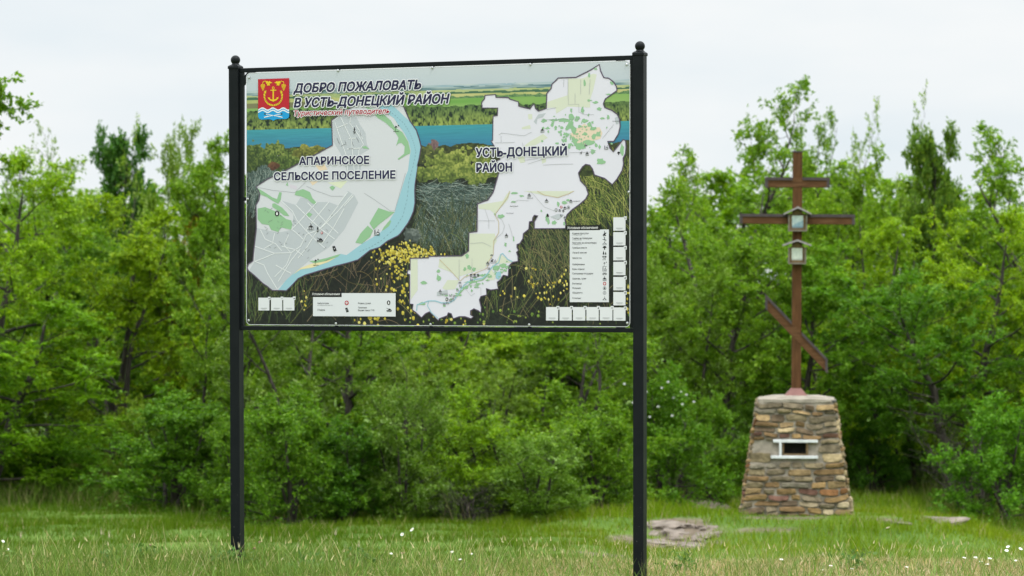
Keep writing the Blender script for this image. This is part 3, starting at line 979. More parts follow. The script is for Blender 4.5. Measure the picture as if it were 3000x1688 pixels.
for pts in ([(1165, 940), (1290, 1300), (1300, 1449)], [(1225, 880), (1340, 1120), (1370, 1449)], [(1330, 870), (1325, 950), (1420, 1080), (1470, 1170), (1420, 1230), (1410, 1449)],
            [(1390, 970), (1440, 1050), (1460, 1120)], [(1290, 1220), (1440, 1210)], [(1310, 1110), (1390, 1105)], [(1180, 1000), (1300, 950)]):
    A.stroke(Z1(pts), 2.0, (240, 242, 244), 4)
for _ in range(46):                               # tiny street names read as short dark dashes at this size
    x, y = arng.uniform(330, 900), arng.uniform(380, 900)
    if (x - 600) / 1.0 + (900 - y) < -60 or y > 900 - (x - 560) * 0.55:
        continue
    a_ = R(arng.choice((-42, -45, 38, 48, -38)))
    l_ = arng.uniform(14, 26)
    A.stroke(Z3([(x, y), (x + math.cos(a_) * l_, y + math.sin(a_) * l_)]), 0.9, (120, 122, 126), 5)
for pts in ([(1185, 1100), (1215, 1170)], [(1270, 1130), (1285, 1180)], [(1230, 1190), (1275, 1168)], [(1345, 1140), (1362, 1190)], [(1395, 1095), (1418, 1150)], [(1432, 1035), (1448, 1085)], [(1312, 1217), (1362, 1217)]):
    A.stroke(Z1(pts), 0.9, (90, 92, 96), 5)
dash = Z1([(1680, 770), (1800, 860), (1900, 950), (1960, 1050), (2000, 1150), (2025, 1250), (1995, 1400)]) + Z3([(1560, 150), (1545, 300), (1510, 440), (1440, 550), (1330, 650), (1230, 710), (1130, 750)])
for i in range(len(dash) - 1):
    for k in range(0, 8, 2):
        f0, f1 = k / 8, (k + 1) / 8
        (xa, ya), (xb, yb) = dash[i], dash[i + 1]
        A.stroke([(xa + (xb - xa) * f0, ya + (yb - ya) * f0), (xa + (xb - xa) * f1, ya + (yb - ya) * f1)], 0.9, (112, 132, 146), 5)
A.stroke(Z3([(265, 198), (400, 225), (590, 245), (680, 160)]), 0.8, (150, 152, 158), 4)
A.stroke(Z3([(690, 190), (760, 225), (900, 275), (1000, 275)]), 0.8, (150, 152, 158), 4)
A.stroke(Z3([(1180, 250), (1260, 300), (1340, 355), (1400, 400), (1440, 400), (1530, 80)]), 0.8, (150, 152, 158), 4)
A.stroke(left_map, 3.4, PURP, 6, True)
for kd, x, y, s in (("church", 727, 535, 9), ("monument", 786, 560, 8), ("tank", 805, 645, 9), ("stadium", 926, 722, 8.5), ("spring", 441, 422, 8.5), ("base", 1290, 585, 9), ("beach", 770, 838, 9)):
    (qx, qy), = Z3([(x, y)])
    icon(A, kd, qx, qy, s)
(qx, qy), = Z3([(821, 587)]); icon(A, "hospital", qx, qy, 3.6)
(qx, qy), = Z1([(1373, 1030)]); icon(A, "monument", qx, qy, 9)
(qx, qy), = Z1([(1815, 1005)]); icon(A, "beach", qx, qy, 9)
A.text("АПАРИНСКОЕ", 878, 483.6, 1081.6, 22.5, (32, 30, 74), 10, 0.040, 0, 0.075)
A.text("СЕЛЬСКОЕ ПОСЕЛЕНИЕ", 804, 528.5, 1158.6, 22.5, (32, 30, 74), 10, 0.040, 0, 0.075)
A.build("settlement_map", M_PRINT, panel, color=True)

# district map
A = Art()
right_map = (Z2([(585, 650), (695, 642), (700, 672), (835, 675), (845, 690), (940, 720), (942, 765), (1000, 780), (1060, 795), (1085, 760), (1107, 745), (1120, 790), (1150, 818), (1235, 790), (1240, 630), (1285, 580), (1295, 530), (1330, 500), (1360, 467), (1550, 460), (1700, 385), (1798, 322), (1810, 390), (1845, 462), (1900, 470), (1950, 510), (1980, 560), (1985, 600), (1930, 640), (1860, 690), (1840, 740), (1855, 780), (1930, 810), (1985, 850), (2012, 900), (2020, 980), (2000, 1060), (1950, 1140), (1900, 1140), (1885, 1140), (1910, 1210), (1945, 1250), (1970, 1220), (2010, 1170), (2050, 1120), (2075, 1130), (2082, 1200), (2075, 1270), (2050, 1320), (2055, 1380), (2040, 1449)])
    + [(1820, 505), (1808, 525), (1794, 541), (1772, 523), (1742, 513), (1736, 495), (1728, 484), (1716, 482), (1707, 489), (1695, 507), (1701, 530), (1718, 548), (1722, 562)]
    + Z4([(1945, 30), (1920, 80), (1850, 140), (1780, 190), (1730, 240), (1710, 290), (1720, 340), (1715, 378), (1400, 380), (1400, 310), (1435, 250), (1400, 245), (1385, 270), (1380, 305), (1350, 310), (1345, 385), (1290, 430), (1285, 480), (1255, 530), (1225, 540), (1225, 570), (1240, 600), (1220, 620), (1235, 660), (1235, 710), (1180, 720), (1145, 755), (1135, 860), (1085, 850), (1055, 900), (1025, 920), (1035, 990), (960, 1000), (915, 985), (920, 1050), (860, 1065), (845, 1100), (865, 1180), (860, 1230), (835, 1210), (790, 1190), (755, 1210), (755, 1250), (785, 1270), (760, 1290), (730, 1280), (700, 1270), (640, 1270), (580, 1290), (560, 1240), (530, 1230), (520, 1260), (440, 1290), (430, 1310), (340, 1220), (300, 1240), (260, 1280), (200, 1225), (165, 1200), (175, 1145), (140, 1140), (140, 845), (115, 835), (118, 800), (145, 795), (145, 680), (330, 675), (335, 660), (665, 655), (735, 605), (740, 420), (820, 410), (825, 130), (930, 90), (985, 10)])
    + [(1452, 540), (1462, 505)] + Z2([(760, 1400), (700, 1350), (745, 1330), (685, 1195), (648, 1132), (665, 1130), (670, 872), (715, 865), (720, 785), (555, 785), (548, 725), (580, 685)]))
A.poly(right_map, (231, 229, 240), 0)
klay = 0.7
for g in (Z2([(1465, 475), (1620, 470), (1730, 420), (1770, 430), (1730, 600), (1700, 690), (1700, 780), (1460, 770), (1340, 845), (1330, 780), (1240, 785), (1245, 720), (1460, 650)]),
          Z2([(1040, 850), (1085, 850), (1085, 905), (1045, 905)]), Z2([(975, 990), (1060, 965), (1070, 1005), (975, 1010)]),
          Z2([(1060, 1140), (1200, 1060), (1250, 1100), (1120, 1180), (980, 1200)]), Z2([(930, 1310), (1000, 1290), (1010, 1360), (960, 1370)]), Z2([(1180, 1310), (1230, 1300), (1230, 1360), (1190, 1375)]),
          Z4([(830, 140), (1080, 100), (1120, 30), (1160, 0), (1130, 90), (1000, 230), (950, 190), (840, 180)]), Z4([(1290, 0), (1800, 0), (1640, 60), (1480, 40)]),
          Z4([(745, 430), (1000, 430), (1020, 500), (985, 560), (985, 640), (900, 780), (650, 860), (450, 680), (680, 650), (740, 600)]), Z4([(150, 690), (220, 690), (220, 1000), (150, 1100)]),
          Z4([(440, 690), (640, 670), (640, 900), (580, 830), (430, 770)]), Z4([(470, 980), (520, 900), (640, 900), (600, 990), (500, 1000)]), Z4([(1050, 640), (1200, 720), (1000, 740)]),
          Z4([(960, 780), (1010, 860), (990, 900), (920, 900)])):
    klay += 0.07
    A.poly(g, KHA, klay)
A.poly(Z2([(1490, 1060), (1560, 1000), (1640, 950), (1700, 990), (1800, 990), (1830, 1050), (1810, 1110), (1740, 1130), (1650, 1170), (1580, 1170), (1510, 1120)]), SAND, 1.9)
brng = random.Random(12)
def blob(cx, cy, rx, ry, col, layer, Zf, n=11):
    a.poly(Zf([(cx + rx * brng.uniform(.45, 1.2) * math.cos(6.2832 * k / n), cy + ry * brng.uniform(.45, 1.2) * math.sin(6.2832 * k / n)) for k in range(n)]), col, layer)
a = A
lay = 2
for (cx, cy, rx, ry) in [(1210, 920, 40, 22), (1310, 915, 60, 14), (1420, 915, 90, 22), (1500, 890, 50, 40), (1560, 905, 25, 40), (1640, 920, 40, 22), (1690, 960, 26, 26), (1490, 960, 40, 50), (1460, 1000, 25, 30), (1530, 1020, 30, 50),
                         (1300, 960, 22, 30), (1250, 1000, 30, 16), (1335, 1000, 20, 30), (1400, 990, 22, 22), (1380, 1040, 26, 20), (1440, 1060, 30, 20), (1350, 1160, 26, 14), (1440, 1130, 22, 26), (1480, 1190, 20, 34), (1540, 1130, 40, 40),
                         (1600, 1190, 70, 40), (1690, 1150, 60, 40), (1740, 1080, 30, 40), (1790, 1060, 26, 40), (1730, 1000, 30, 24), (1640, 1060, 30, 20), (1760, 1180, 20, 26), (1800, 1200, 12, 30), (1620, 810, 18, 50), (1690, 705, 30, 12), (1760, 725, 40, 14),
                         (1800, 795, 30, 20), (1830, 895, 26, 18), (1890, 880, 16, 36), (1500, 810, 12, 40), (1640, 520, 12, 40), (1690, 440, 20, 26), (1760, 370, 22, 14), (1930, 520, 26, 24), (1900, 640, 40, 12), (1730, 1245, 40, 30), (1810, 1350, 60, 34), (2040, 1230, 26, 60), (1190, 1135, 14, 14)]:
    blob(cx, cy, rx, ry, GRN, lay, Z2); lay += 0.03
for (cx, cy, rx, ry) in [(1200, 20, 40, 14), (1270, 50, 26, 12), (1060, 255, 44, 26), (1000, 235, 14, 10), (1190, 110, 26, 10), (1700, 120, 30, 20), (1740, 90, 20, 16), (1640, 130, 14, 30), (1540, 300, 16, 40), (1600, 320, 26, 26), (1700, 330, 14, 30), (1470, 200, 10, 14), (1520, 270, 10, 40),
                         (720, 660, 22, 26), (740, 770, 26, 34), (790, 790, 24, 26), (700, 790, 18, 22), (430, 880, 26, 50), (430, 810, 22, 20), (280, 930, 40, 22), (1190, 480, 10, 36), (1110, 540, 14, 30), (1150, 610, 14, 12), (1010, 780, 50, 40), (1090, 750, 40, 26), (270, 1140, 50, 20), (490, 1160, 16, 14), (880, 850, 60, 10), (760, 920, 70, 14), (690, 980, 50, 12)]:
    blob(cx, cy, rx, ry, GRN, lay, Z4); lay += 0.03
for _ in range(90):
    cx_, cy_ = brng.gauss(1560, 150), brng.gauss(1040, 110)
    if 1200 < cx_ < 1980 and 850 < cy_ < 1260:
        blob(cx_, cy_, brng.uniform(6, 16), brng.uniform(6, 20), GRN, lay, Z2, 7); lay += 0.01
for _ in range(50):
    f_ = brng.random()
    cx_, cy_ = 520 + 620 * f_ + brng.gauss(0, 40), 1090 - 330 * f_ + brng.gauss(0, 40)
    blob(cx_, cy_, brng.uniform(8, 26), brng.uniform(6, 16), GRN, lay, Z4, 7); lay += 0.01
A.poly(Z2([(1100, 930), (1150, 850), (1230, 840), (1200, 880), (1140, 900), (1130, 960)]), GRY, 2)
A.poly(Z2([(1960, 890), (2005, 870), (2005, 950), (1975, 960)]), GRY, 2)
A.poly(Z4([(415, 1020), (520, 1000), (530, 1050), (415, 1060)]), GRY, 4.5)
A.poly(Z4([(1560, 260), (1640, 230), (1700, 240), (1640, 290)]), GRY, 4.5)
A.poly(Z4([(1010, 820), (1060, 810), (1065, 860), (1040, 895), (1010, 880)]), BLU, 5)
river = Z4([(210, 1210), (215, 1150), (330, 1110), (400, 1110), (460, 1130), (540, 1130), (590, 1100), (640, 1020), (690, 950), (760, 900), (880, 880), (930, 830), (970, 770), (1040, 720), (1060, 640), (1080, 630), (1130, 690), (1180, 715)])
A.stroke(river, 3.2, BLU, 5)
A.stroke(Z4([(330, 1110), (320, 1160), (360, 1230), (430, 1290)]), 2.4, BLU, 5)
A.stroke(Z4([(640, 1040), (700, 975), (770, 925), (880, 895), (930, 850)]), 3.0, GRN, 4.8)
ROAD = (214, 196, 160)
A.stroke(Z4([(1150, 0), (1130, 60), (1000, 240), (1040, 310), (1040, 420), (990, 500), (985, 640), (940, 710), (920, 780), (800, 830), (690, 870), (650, 910), (560, 810), (440, 690)]), 1.8, ROAD, 6)
A.stroke(Z4([(1430, 0), (1500, 40), (1640, 65), (1740, 30), (1800, 0)]), 1.8, ROAD, 6)
for pts in ([(1360, 0), (1430, 80), (1500, 160), (1600, 200)], [(1000, 240), (1070, 290), (1100, 350), (1080, 420), (990, 500)], [(1160, 120), (1240, 90), (1340, 100)], [(690, 960), (790, 950), (860, 980), (860, 1050)], [(700, 980), (760, 1060), (800, 1030)], [(640, 690), (640, 900)], [(770, 680), (770, 830), (820, 870)], [(830, 300), (1000, 300)], [(830, 200), (830, 400)], [(900, 180), (940, 300), (940, 380)], [(750, 530), (880, 520), (960, 560)], [(1140, 330), (1170, 420), (1180, 470)]):
    A.stroke(Z4(pts), 0.9, (186, 188, 190), 6)
for pts in ([(1465, 470), (1465, 640), (1470, 750), (1580, 745), (1580, 830), (1650, 855), (1740, 855)], [(1700, 480), (1690, 640)], [(1600, 480), (1600, 640)], [(1540, 630), (1540, 740)], [(1240, 800), (1340, 780)], [(730, 1070), (760, 1050), (1000, 1080), (1080, 1040)], [(755, 1080), (755, 1150)], [(690, 1155), (900, 1150)], [(1180, 910), (1600, 900)], [(1040, 1380), (1250, 1310), (1400, 1290)], [(1000, 1340), (1150, 1320)], [(1480, 1260), (1750, 1250)], [(1420, 480), (1420, 560)], [(1830, 1110), (1950, 960)], [(980, 1150), (1000, 1240)], [(1200, 1390), (1400, 1380), (1520, 1380)]):
    A.stroke(Z2(pts), 0.9, (178, 180, 184), 6)
A.stroke(right_map, 3.4, PURP, 6.5, True)
for kd, x, y, s in (("church", 1193, 1020, 6.2), ("church", 1668, 1268, 5.6), ("forest", 1655, 1178, 4.6), ("deer", 1603, 1262, 4.4), ("mushroom", 2003, 1266, 5.2), ("base", 1872, 1205, 6)):
    (qx, qy), = Z2([(x, y)]); icon(A, kd, qx, qy, s)
for kd, x, y, s in (("church", 1348, 40, 5.6), ("church", 1523, 95, 5.4), ("church", 1770, 100, 5.4), ("church", 1118, 448, 5.6), ("church", 930, 728, 5.4), ("church", 449, 1012, 5.4), ("church", 1708, 168, 5.0), ("spring", 517, 1092, 5.0), ("museum", 761, 850, 4.2), ("museum", 796, 850, 4.2), ("museum", 831, 850, 4.2),
                    ("view", 970, 648, 4.4), ("view", 648, 926, 4.4), ("rider", 973, 697, 5.2), ("bike", 1005, 703, 4), ("police", 1744, 165, 4.6), ("hospital", 1672, 162, 3.8), ("food", 1620, 190, 4.6), ("bell", 1535, 243, 4.8), ("museum", 1656, 196, 3.6), ("museum", 1692, 200, 3.6), ("base", 1672, 243, 3.4), ("church", 1708, 265, 4.2),
                    ("base", 490, 1138, 4), ("base", 522, 1130, 4), ("base", 553, 1105, 4), ("base", 590, 1060, 4), ("base", 625, 1000, 4), ("base", 655, 960, 4), ("base", 766, 893, 4), ("base", 943, 782, 4), ("base", 578, 1090, 3.6), ("base", 553, 1055, 3.6)):
    (qx, qy), = Z4([(x, y)]); icon(A, kd, qx, qy, s)
for tx, Zf, x0, y, x1 in (("Крымский", Z4, 1328, 76, 1386), ("Виноградный", Z4, 1155, 157, 1236), ("Ольховский", Z4, 1118, 228, 1188), ("Апаринский", Z4, 1793, 106, 1862), ("Пухляковский", Z4, 750, 874, 824), ("Мелиховская", Z4, 447, 1044, 522), ("Раздорская", Z4, 950, 730, 1016), ("Усть-Быстрянская", Z2, 1937, 930, 2020)):
    (q0, q1), (q2, _) = Zf([(x0, y), (x1, y)])
    A.text(tx, q0, q1, q2, 2.6, (70, 72, 78), 7, 0.01)
A.text("УСТЬ-ДОНЕЦКИЙ", 1395.5, 459.8, 1660.5, 24.5, (32, 30, 74), 11, 0.040, 0, 0.075)
A.text("РАЙОН", 1397, 503.8, 1500, 24, (32, 30, 74), 11, 0.040, 0, 0.075)
A.build("district_map", M_PRINT, panel, color=True)

# heading
A = Art()
A.text("ДОБРО ПОЖАЛОВАТЬ", 861, 271.5, 1234, 25.5, (34, 32, 72), 14, 0.046, 0.22, 0.075)
A.text("В УСТЬ-ДОНЕЦКИЙ РАЙОН", 863, 314.5, 1317.5, 26, (34, 32, 72), 17, 0.046, 0.22, 0.075)
A.text("Туристический путеводитель", 863, 340.0, 1142, 15.5, (172, 22, 52), 20, 0.026, 0.22, 0.085)
A.build("heading_lettering", M_PRINT, panel, color=True)

# coat of arms
A = Art()
sh = lambda pts: Z1(pts)
A.poly(sh([(352, 480), (682, 468), (682, 800), (352, 800)]), (192, 26, 44), 14)
bl = [(352, 790), (682, 784), (682, 872), (672, 892), (650, 902), (550, 903), (514, 920), (480, 905), (385, 908), (362, 898), (353, 876)]
A.poly(sh(bl), (20, 160, 222), 15)
def wave(y0, w, col, layer):
    top = [(352 + i * 10, y0 + 12 * math.sin(i * 10 / 330 * 6.2832 * 3 + 2.0)) for i in range(34)]
    A.poly(sh(top + [(x, y + w) for x, y in reversed(top)]), col, layer)
wave(790, 14, (240, 244, 248), 16); wave(804, 12, (20, 160, 222), 16.3); wave(814, 14, (240, 244, 248), 16.6)
A.poly(sh([(352, 770), (682, 765)] + [(682 - i * 10, 788 + 12 * math.sin((33 - i) * 10 / 330 * 6.2832 * 3 + 2.0)) for i in range(34)]), (192, 26, 44), 16.8)
GOLD = (240, 206, 30)
A.disc(660 + 514 / 3.623, 100 + 573 / 3.623, 4.2, GOLD, 17); A.disc(660 + 514 / 3.623, 100 + 573 / 3.623, 2.2, (192, 26, 44), 18)
A.stroke(sh([(514, 588), (514, 700)]), 4.4, GOLD, 17); A.stroke(sh([(484, 598), (546, 596)]), 3.0, GOLD, 17.5)
A.poly(sh([(514, 718), (480, 706), (460, 685), (456, 668), (466, 676), (482, 672), (476, 684), (494, 694), (514, 698), (536, 692), (552, 682), (548, 670), (562, 674), (570, 664), (568, 684), (548, 704)]), GOLD, 17.7)
for sgn in (-1, 1):
    cxx = 514
    arc = [(cxx + sgn * (100 - 18 * abs(k / 9 - .45)), 605 + k * 15) for k in range(8)] + [(cxx + sgn * 62, 735), (cxx + sgn * 20, 755)]
    arc = [(cxx + sgn * q, y) for q, y in ((78, 600), (90, 630), (94, 660), (90, 690), (78, 715), (58, 738), (30, 752), (4, 758))]
    A.stroke(sh(arc), 4.6, GOLD, 17)
    for i in range(len(arc) - 1):
        for f_ in (0.2, 0.7):
            x, y = arc[i][0] + (arc[i + 1][0] - arc[i][0]) * f_, arc[i][1] + (arc[i + 1][1] - arc[i][1]) * f_
            A.stroke(sh([(x - sgn * 9, y + 7), (x + sgn * 11, y - 13)]), 1.6, (168, 150, 40) if f_ < .5 else GOLD, 17.6)
    A.stroke(sh([(cxx + sgn * 12, 516), (cxx + sgn * 50, 512), (cxx + sgn * 85, 500), (cxx + sgn * 108, 508), (cxx + sgn * 112, 530)]), 2.0, GOLD, 17)
    for lx, ly in ((40, 520), (62, 520), (50, 540)):
        A.poly(sh([(cxx + sgn * lx, ly - 22), (cxx + sgn * (lx + 18), ly - 6), (cxx + sgn * (lx + 10), ly + 12), (cxx + sgn * lx, ly + 4), (cxx + sgn * (lx - 14), ly + 8), (cxx + sgn * (lx - 12), ly - 12)]), GOLD, 17.2 + lx * .01)
    for r_i, nn_ in enumerate((4, 5, 4, 3, 2, 1)):
        for k in range(nn_):
            A.disc(660 + (cxx + sgn * 110 + (k - (nn_ - 1) / 2) * 10) / 3.623, 100 + (538 + r_i * 12) / 3.623, 1.55, GOLD, 18, 8)
for sgn in (-1, 1):
    A.stroke(sh([(514 - sgn * 92, 848), (514 + sgn * 60, 876)]), 1.8, (238, 242, 246), 17)
    A.stroke(sh([(514 + sgn * 50, 873), (514 + sgn * 98, 884)]), 3.0, (238, 242, 246), 17.5)
    A.stroke(sh([(514 - sgn * 98, 846), (514 - sgn * 78, 851)]), 3.4, (60, 70, 60), 17.6)
A.build("coat_of_arms", M_PRINT, panel, color=True)

# legends
A = Art()
A.rect(918, 859, 1160, 927, (228, 230, 234), 14)
A.rect(913, 853.5, 1002, 870.5, (16, 16, 17), 15)
A.text("Условные обозначения", 915.5, 864.8, 997, 7.0, (240, 240, 240), 16, 0.012, 0.2)
for tx, x0, y, x1 in (("Амбулатория", 931, 890.6, 964), ("Стадион", 931, 910, 953), ("Родник, ручей", 1050.6, 890.8, 1087), ("Памятник", 1050.6, 903.4, 1076), ("Башня танка Т-70", 1050.6, 911.3, 1097.5)):
    A.text(tx, x0, y, x1, 4.6, (74, 76, 80), 16, 0.006)
A.text("ул. Социалистическая, 46 Б", 931, 895.6, 976, 2.4, (120, 122, 126), 16, 0.0)
icon(A, "hospital", 1016.8, 887.5, 6.6, 16); icon(A, "stadium", 1017, 908.6, 7.2, 16); icon(A, "spring", 1139.6, 887, 6.6, 16); icon(A, "tank", 1141, 908, 7.4, 16)
A.build("settlement_legend", M_PRINT, panel, color=True)
A = Art()
A.rect(1670, 673, 1784.8, 885.4, (228, 230, 234), 14)
A.rect(1657.5, 660, 1758.8, 674.8, (16, 16, 17), 15)
A.text("Условные обозначения", 1663.5, 671.2, 1752.8, 7.2, (240, 240, 240), 16, 0.012, 0.2)
items = ["Конные прогулки", "Гребля на байдарках", "Прогулки на велосипедах", "Грибные места", "Лесной массив", "Земли с/х", "Набережные", "Базы отдыха", "Смотровая площадка", "Церковь, храм", "Больница", "Полиция", "Общепиты", "Глэмпинг"]
yy = [436, 485, 531, 581, 630, 684, 748, 796, 841, 892, 942, 988, 1035, 1090]
xe = [1950, 1988, 2032, 1932, 1930, 1880, 1910, 1908, 1995, 1925, 1880, 1870, 1890, 1875]
kk = ["rider", "boat", "bike", "mushroom", "forest", "farm", "beach", "base", "view", "church", "hospital", "police", "food", "tent"]
for i, tx in enumerate(items):
    (q0, q1), (q2, _), (q3, q4) = Z4([(1787, yy[i]), (xe[i], yy[i]), (2112, yy[i] - 6)])
    A.text(tx, q0, q1, q2, 4.7, (66, 68, 72), 16, 0.006)
    if i < 3:
        A.text("ст. Раздорская", q0, q1 + 3.6, q0 + 27, 2.4, (120, 122, 126), 16, 0.0)
    icon(A, kk[i], q3, q4, 6.4 if kk[i] not in ("hospital", "police", "food") else 4.9, 16)
A.build("district_legend", M_PRINT, panel, color=True)

# white cards with a symbol tab (their codes are left out)
cards = [(758, 872.4, 790.4, 909.8), (795, 872.2, 828, 910), (831, 871.8, 863.6, 909.8)]
cards += [(1797.7, a_, 1833.4, b_) for a_, b_ in ((637, 676), (680.3, 719.4), (723.8, 763), (767.2, 806.4), (811.6, 850.8), (855.7, 894.8), (901, 939.8))]
cards += [(x0, 899.8, x1, 939.2) for x0, x1 in ((1600.6, 1636.2), (1640.2, 1676), (1679.4, 1715.7), (1719, 1755), (1758, 1795))]
ck = ["church", "monument", "tank", "base", "deer", "church", "bell", "rider", "museum", "spring", "museum", "museum", "museum", "rider", "view"]
for i, (x0, y0, x1, y1) in enumerate(cards):
    A = Art()
    w_ = (x1 - x0) / 35.0
    A.rect(x0, y0, x1, y1, (230, 232, 235), 14)
    A.rect(x1 - 5 * w_, y0 - 3 * w_, x1 + 3.5 * w_, y0 + 7.5 * w_, (230, 232, 235), 15)
    icon(A, ck[i], x1 - 0.8 * w_, y0 + 2.4 * w_, 2.7 * w_, 16)
    A.rect(x0 + 8 * w_, y1 - 7.8 * w_, x1 - 8 * w_, y1 - 6.4 * w_, (150, 152, 156), 16)
    A.rect(x0 + 11 * w_, y1 - 4.6 * w_, x1 - 11 * w_, y1 - 3.8 * w_, (180, 182, 186), 16)
    A.build("code_card", M_PRINT, panel, color=True)

# unprinted white edge of the sheet
A = Art()
edge = rounded(PS0 + 0.0015, PS1 - 0.0015, PZ0 + 0.0015, PZ1 - 0.0015, CR)
A.strokesz(edge, 0.003, (232, 234, 236), 1, True)
A.build("white_edge", M_PRINT, panel, color=True)
# ------------------------------------------------------------------ stone pedestal
YC_ = PY
pz_base = EYE + (CY - 1506) / FPX * (YC_ - 0.66) - 0.0
PSC = FPX / (YC_ - 0.62)                                # photograph pixels per metre at the front face
H_P = (1506 - 1174) / PSC
WB, WT = 322 / PSC / 2, 221 / PSC / 2
ROT = R(-5.5)
ped = empty("stone_pedestal", (PX, PY, pz_base), ROT)
tag(ped, "tapering field-stone pedestal on the knoll with a small niche framed in white", "pedestal")
srng = random.Random(21)
PAL = [((0.215, 0.140, 0.060), 5), ((0.165, 0.105, 0.048), 5), ((0.25, 0.175, 0.085), 5), ((0.195, 0.155, 0.090), 5), ((0.155, 0.125, 0.080), 5), ((0.175, 0.085, 0.034), 3),
       ((0.29, 0.225, 0.125), 3), ((0.105, 0.075, 0.045), 3), ((0.130, 0.068, 0.048), 1), ((0.105, 0.105, 0.092), 1), ((0.165, 0.145, 0.105), 3), ((0.29, 0.235, 0.145), 1)]
PALL = [c for c, k in PAL for _ in range(k)]
NX0, NX1, NZ0, NZ1 = -0.075, 0.195, 0.0, 0.0            # niche opening on the front face (metres)
def zz6(y):                                             # crop y -> height on the pedestal
    return (1506 - (1100 + y / 3.15)) / PSC
def xx6(x):
    return (2100 + x / 3.15 - 2331) / PSC
NX0, NX1, NZ0, NZ1 = xx6(600), xx6(838), zz6(742), zz6(612)
def half(z):
    return WB + (WT - WB) * z / H_P
mort, stones = MB(), MB()
for f in range(4):
    M = Matrix.Rotation(f * math.pi / 2, 4, "Z")
    def fp(x, z, out=0.0, M=M):                          # point on this sloping face
        h = half(z)
        return M @ Vector((x, -h - out, z))
    # mortar face with a little unevenness; the front one is open at the niche
    zs = [0 - 0.15] + [H_P * k / 14 for k in range(0, 15)]
    if f == 0:
        zs = sorted([z for z in zs if abs(z - NZ0) > 0.03 and abs(z - NZ1) > 0.03] + [NZ0, NZ1])
    us = [k / 12 * 2 - 1 for k in range(13)]
    vid = {}
    for j, z in enumerate(zs):
        h = half(z) - 0.012
        xs_ = [u * h for u in us]
        if f == 0:
            xs_[min(range(1, 12), key=lambda i: abs(xs_[i] - NX0))] = NX0
            xs_[min(range(1, 12), key=lambda i: abs(xs_[i] - NX1))] = NX1
        for i, x in enumerate(xs_):
            edge = i in (0, 12) or x in (NX0, NX1)
            vid[i, j] = (fp(x, z, -0.012 + (0 if edge else srng.uniform(-0.006, 0.006))), x)
    vs, fs, ix = [], [], {}
    for k, v in vid.items():
        ix[k] = len(vs); vs.append(v[0])
    for j in range(len(zs) - 1):
        for i in range(12):
            xm = (vid[i, j][1] + vid[i + 1, j][1]) / 2
            if f == 0 and NX0 < xm < NX1 and NZ0 - 0.001 <= zs[j] < NZ1 - 0.001:
                continue
            fs.append((ix[i, j], ix[i + 1, j], ix[i + 1, j + 1], ix[i, j + 1]))
    mort.add(vs, fs)
    # courses of stones
    z = -0.06
    first = True
    while z < H_P - 0.05:
        ch = srng.choice((0.055, 0.062, 0.07, 0.08, 0.095, 0.125)) * (1.1 if z < 0.5 else 1.0)
        ch = min(ch, H_P - 0.015 - z)
        if ch < 0.035:
            break
        h = half(z + ch / 2) + 0.004
        x = -h
        while x < h - 0.02:
            w = min(ch * srng.uniform(1.5, 4.4), 0.44)
            w = max(w, 0.13)
            if h - (x + w) < 0.10:
                w = h - x
            x1, z1 = x + w, z + ch
            g = 0.008
            if not (f == 0 and x1 > NX0 - 0.075 and x < NX1 + 0.012 and z1 > NZ0 - 0.03 and z < NZ1 + 0.03):
                parts = [(x, x1, z, z1)]
                if ch > 0.11 and w < 0.3 and srng.random() < 0.35:
                    zm = z + ch * srng.uniform(0.4, 0.6); parts = [(x, x1, z, zm), (x, x1, zm, z1)]
                for (a0, a1, b0, b1) in parts:
                    a0 += g * srng.uniform(0.6, 1.5); a1 -= g * srng.uniform(0.6, 1.5)
                    b0 += g * srng.uniform(0.4, 1.3); b1 -= g * srng.uniform(0.4, 1.3)
                    if a1 - a0 < 0.03 or b1 - b0 < 0.02:
                        continue
                    cxx, czz, rx, rz = (a0 + a1) / 2, (b0 + b1) / 2, (a1 - a0) / 2, (b1 - b0) / 2
                    n = 16
                    pw = srng.uniform(4.0, 10.0)
                    tilt = srng.uniform(-0.10, 0.10) * min(1, rz / rx * 1.5)
                    prof = [srng.uniform(0.90, 1.04) for _ in range(n)]
                    depth = srng.uniform(0.006, 0.036)
                    lx, lz = srng.uniform(-0.018, 0.018), srng.uniform(-0.015, 0.015)
                    rings = []
                    for sc, ou in ((1.0, -0.025), (1.0, depth * 0.45), (0.90, depth * 0.9), (0.55, depth * 1.05)):
                        rg = []
                        for k in range(n):
                            t_ = 2 * math.pi * k / n
                            c_, s_ = math.cos(t_), math.sin(t_)
                            q = (abs(c_) ** pw + abs(s_) ** pw) ** (-1 / pw)
                            dx, dz = rx * q * c_ * prof[k] * sc, rz * q * s_ * prof[k] * sc
                            xx, zq = cxx + dx, czz + dz + tilt * dx
                            zq += (float(hash_noise(xx + f * 7, zq, 0.22, 90)) - .5) * 0.060
                            xx += (float(hash_noise(xx + f * 7, zq, 0.13, 91)) - .5) * 0.030 * (1 - (xx / (half(zq) + .01)) ** 4)
                            rg.append(fp(xx, zq, ou + (lx * dx / rx + lz * dz / rz if ou > 0 else 0) + (srng.uniform(-0.003, 0.003) if ou > 0 else 0)))
                        rings.append(rg)
                    vs = [p for rg in rings for p in rg] + [fp(cxx, czz, depth * 1.06)]
                    fs = [(r_ * n + k, r_ * n + (k + 1) % n, (r_ + 1) * n + (k + 1) % n, (r_ + 1) * n + k) for r_ in range(3) for k in range(n)]
                    fs += [(3 * n + k, 3 * n + (k + 1) % n, 4 * n) for k in range(n)]
                    c0 = srng.choice(PALL)
                    br = srng.uniform(0.85, 1.12)
                    stones.add(vs, fs, tuple(v * br for v in c0))
            x = x1
        z += ch
mort.build("mortar_core", M_CONC, ped)
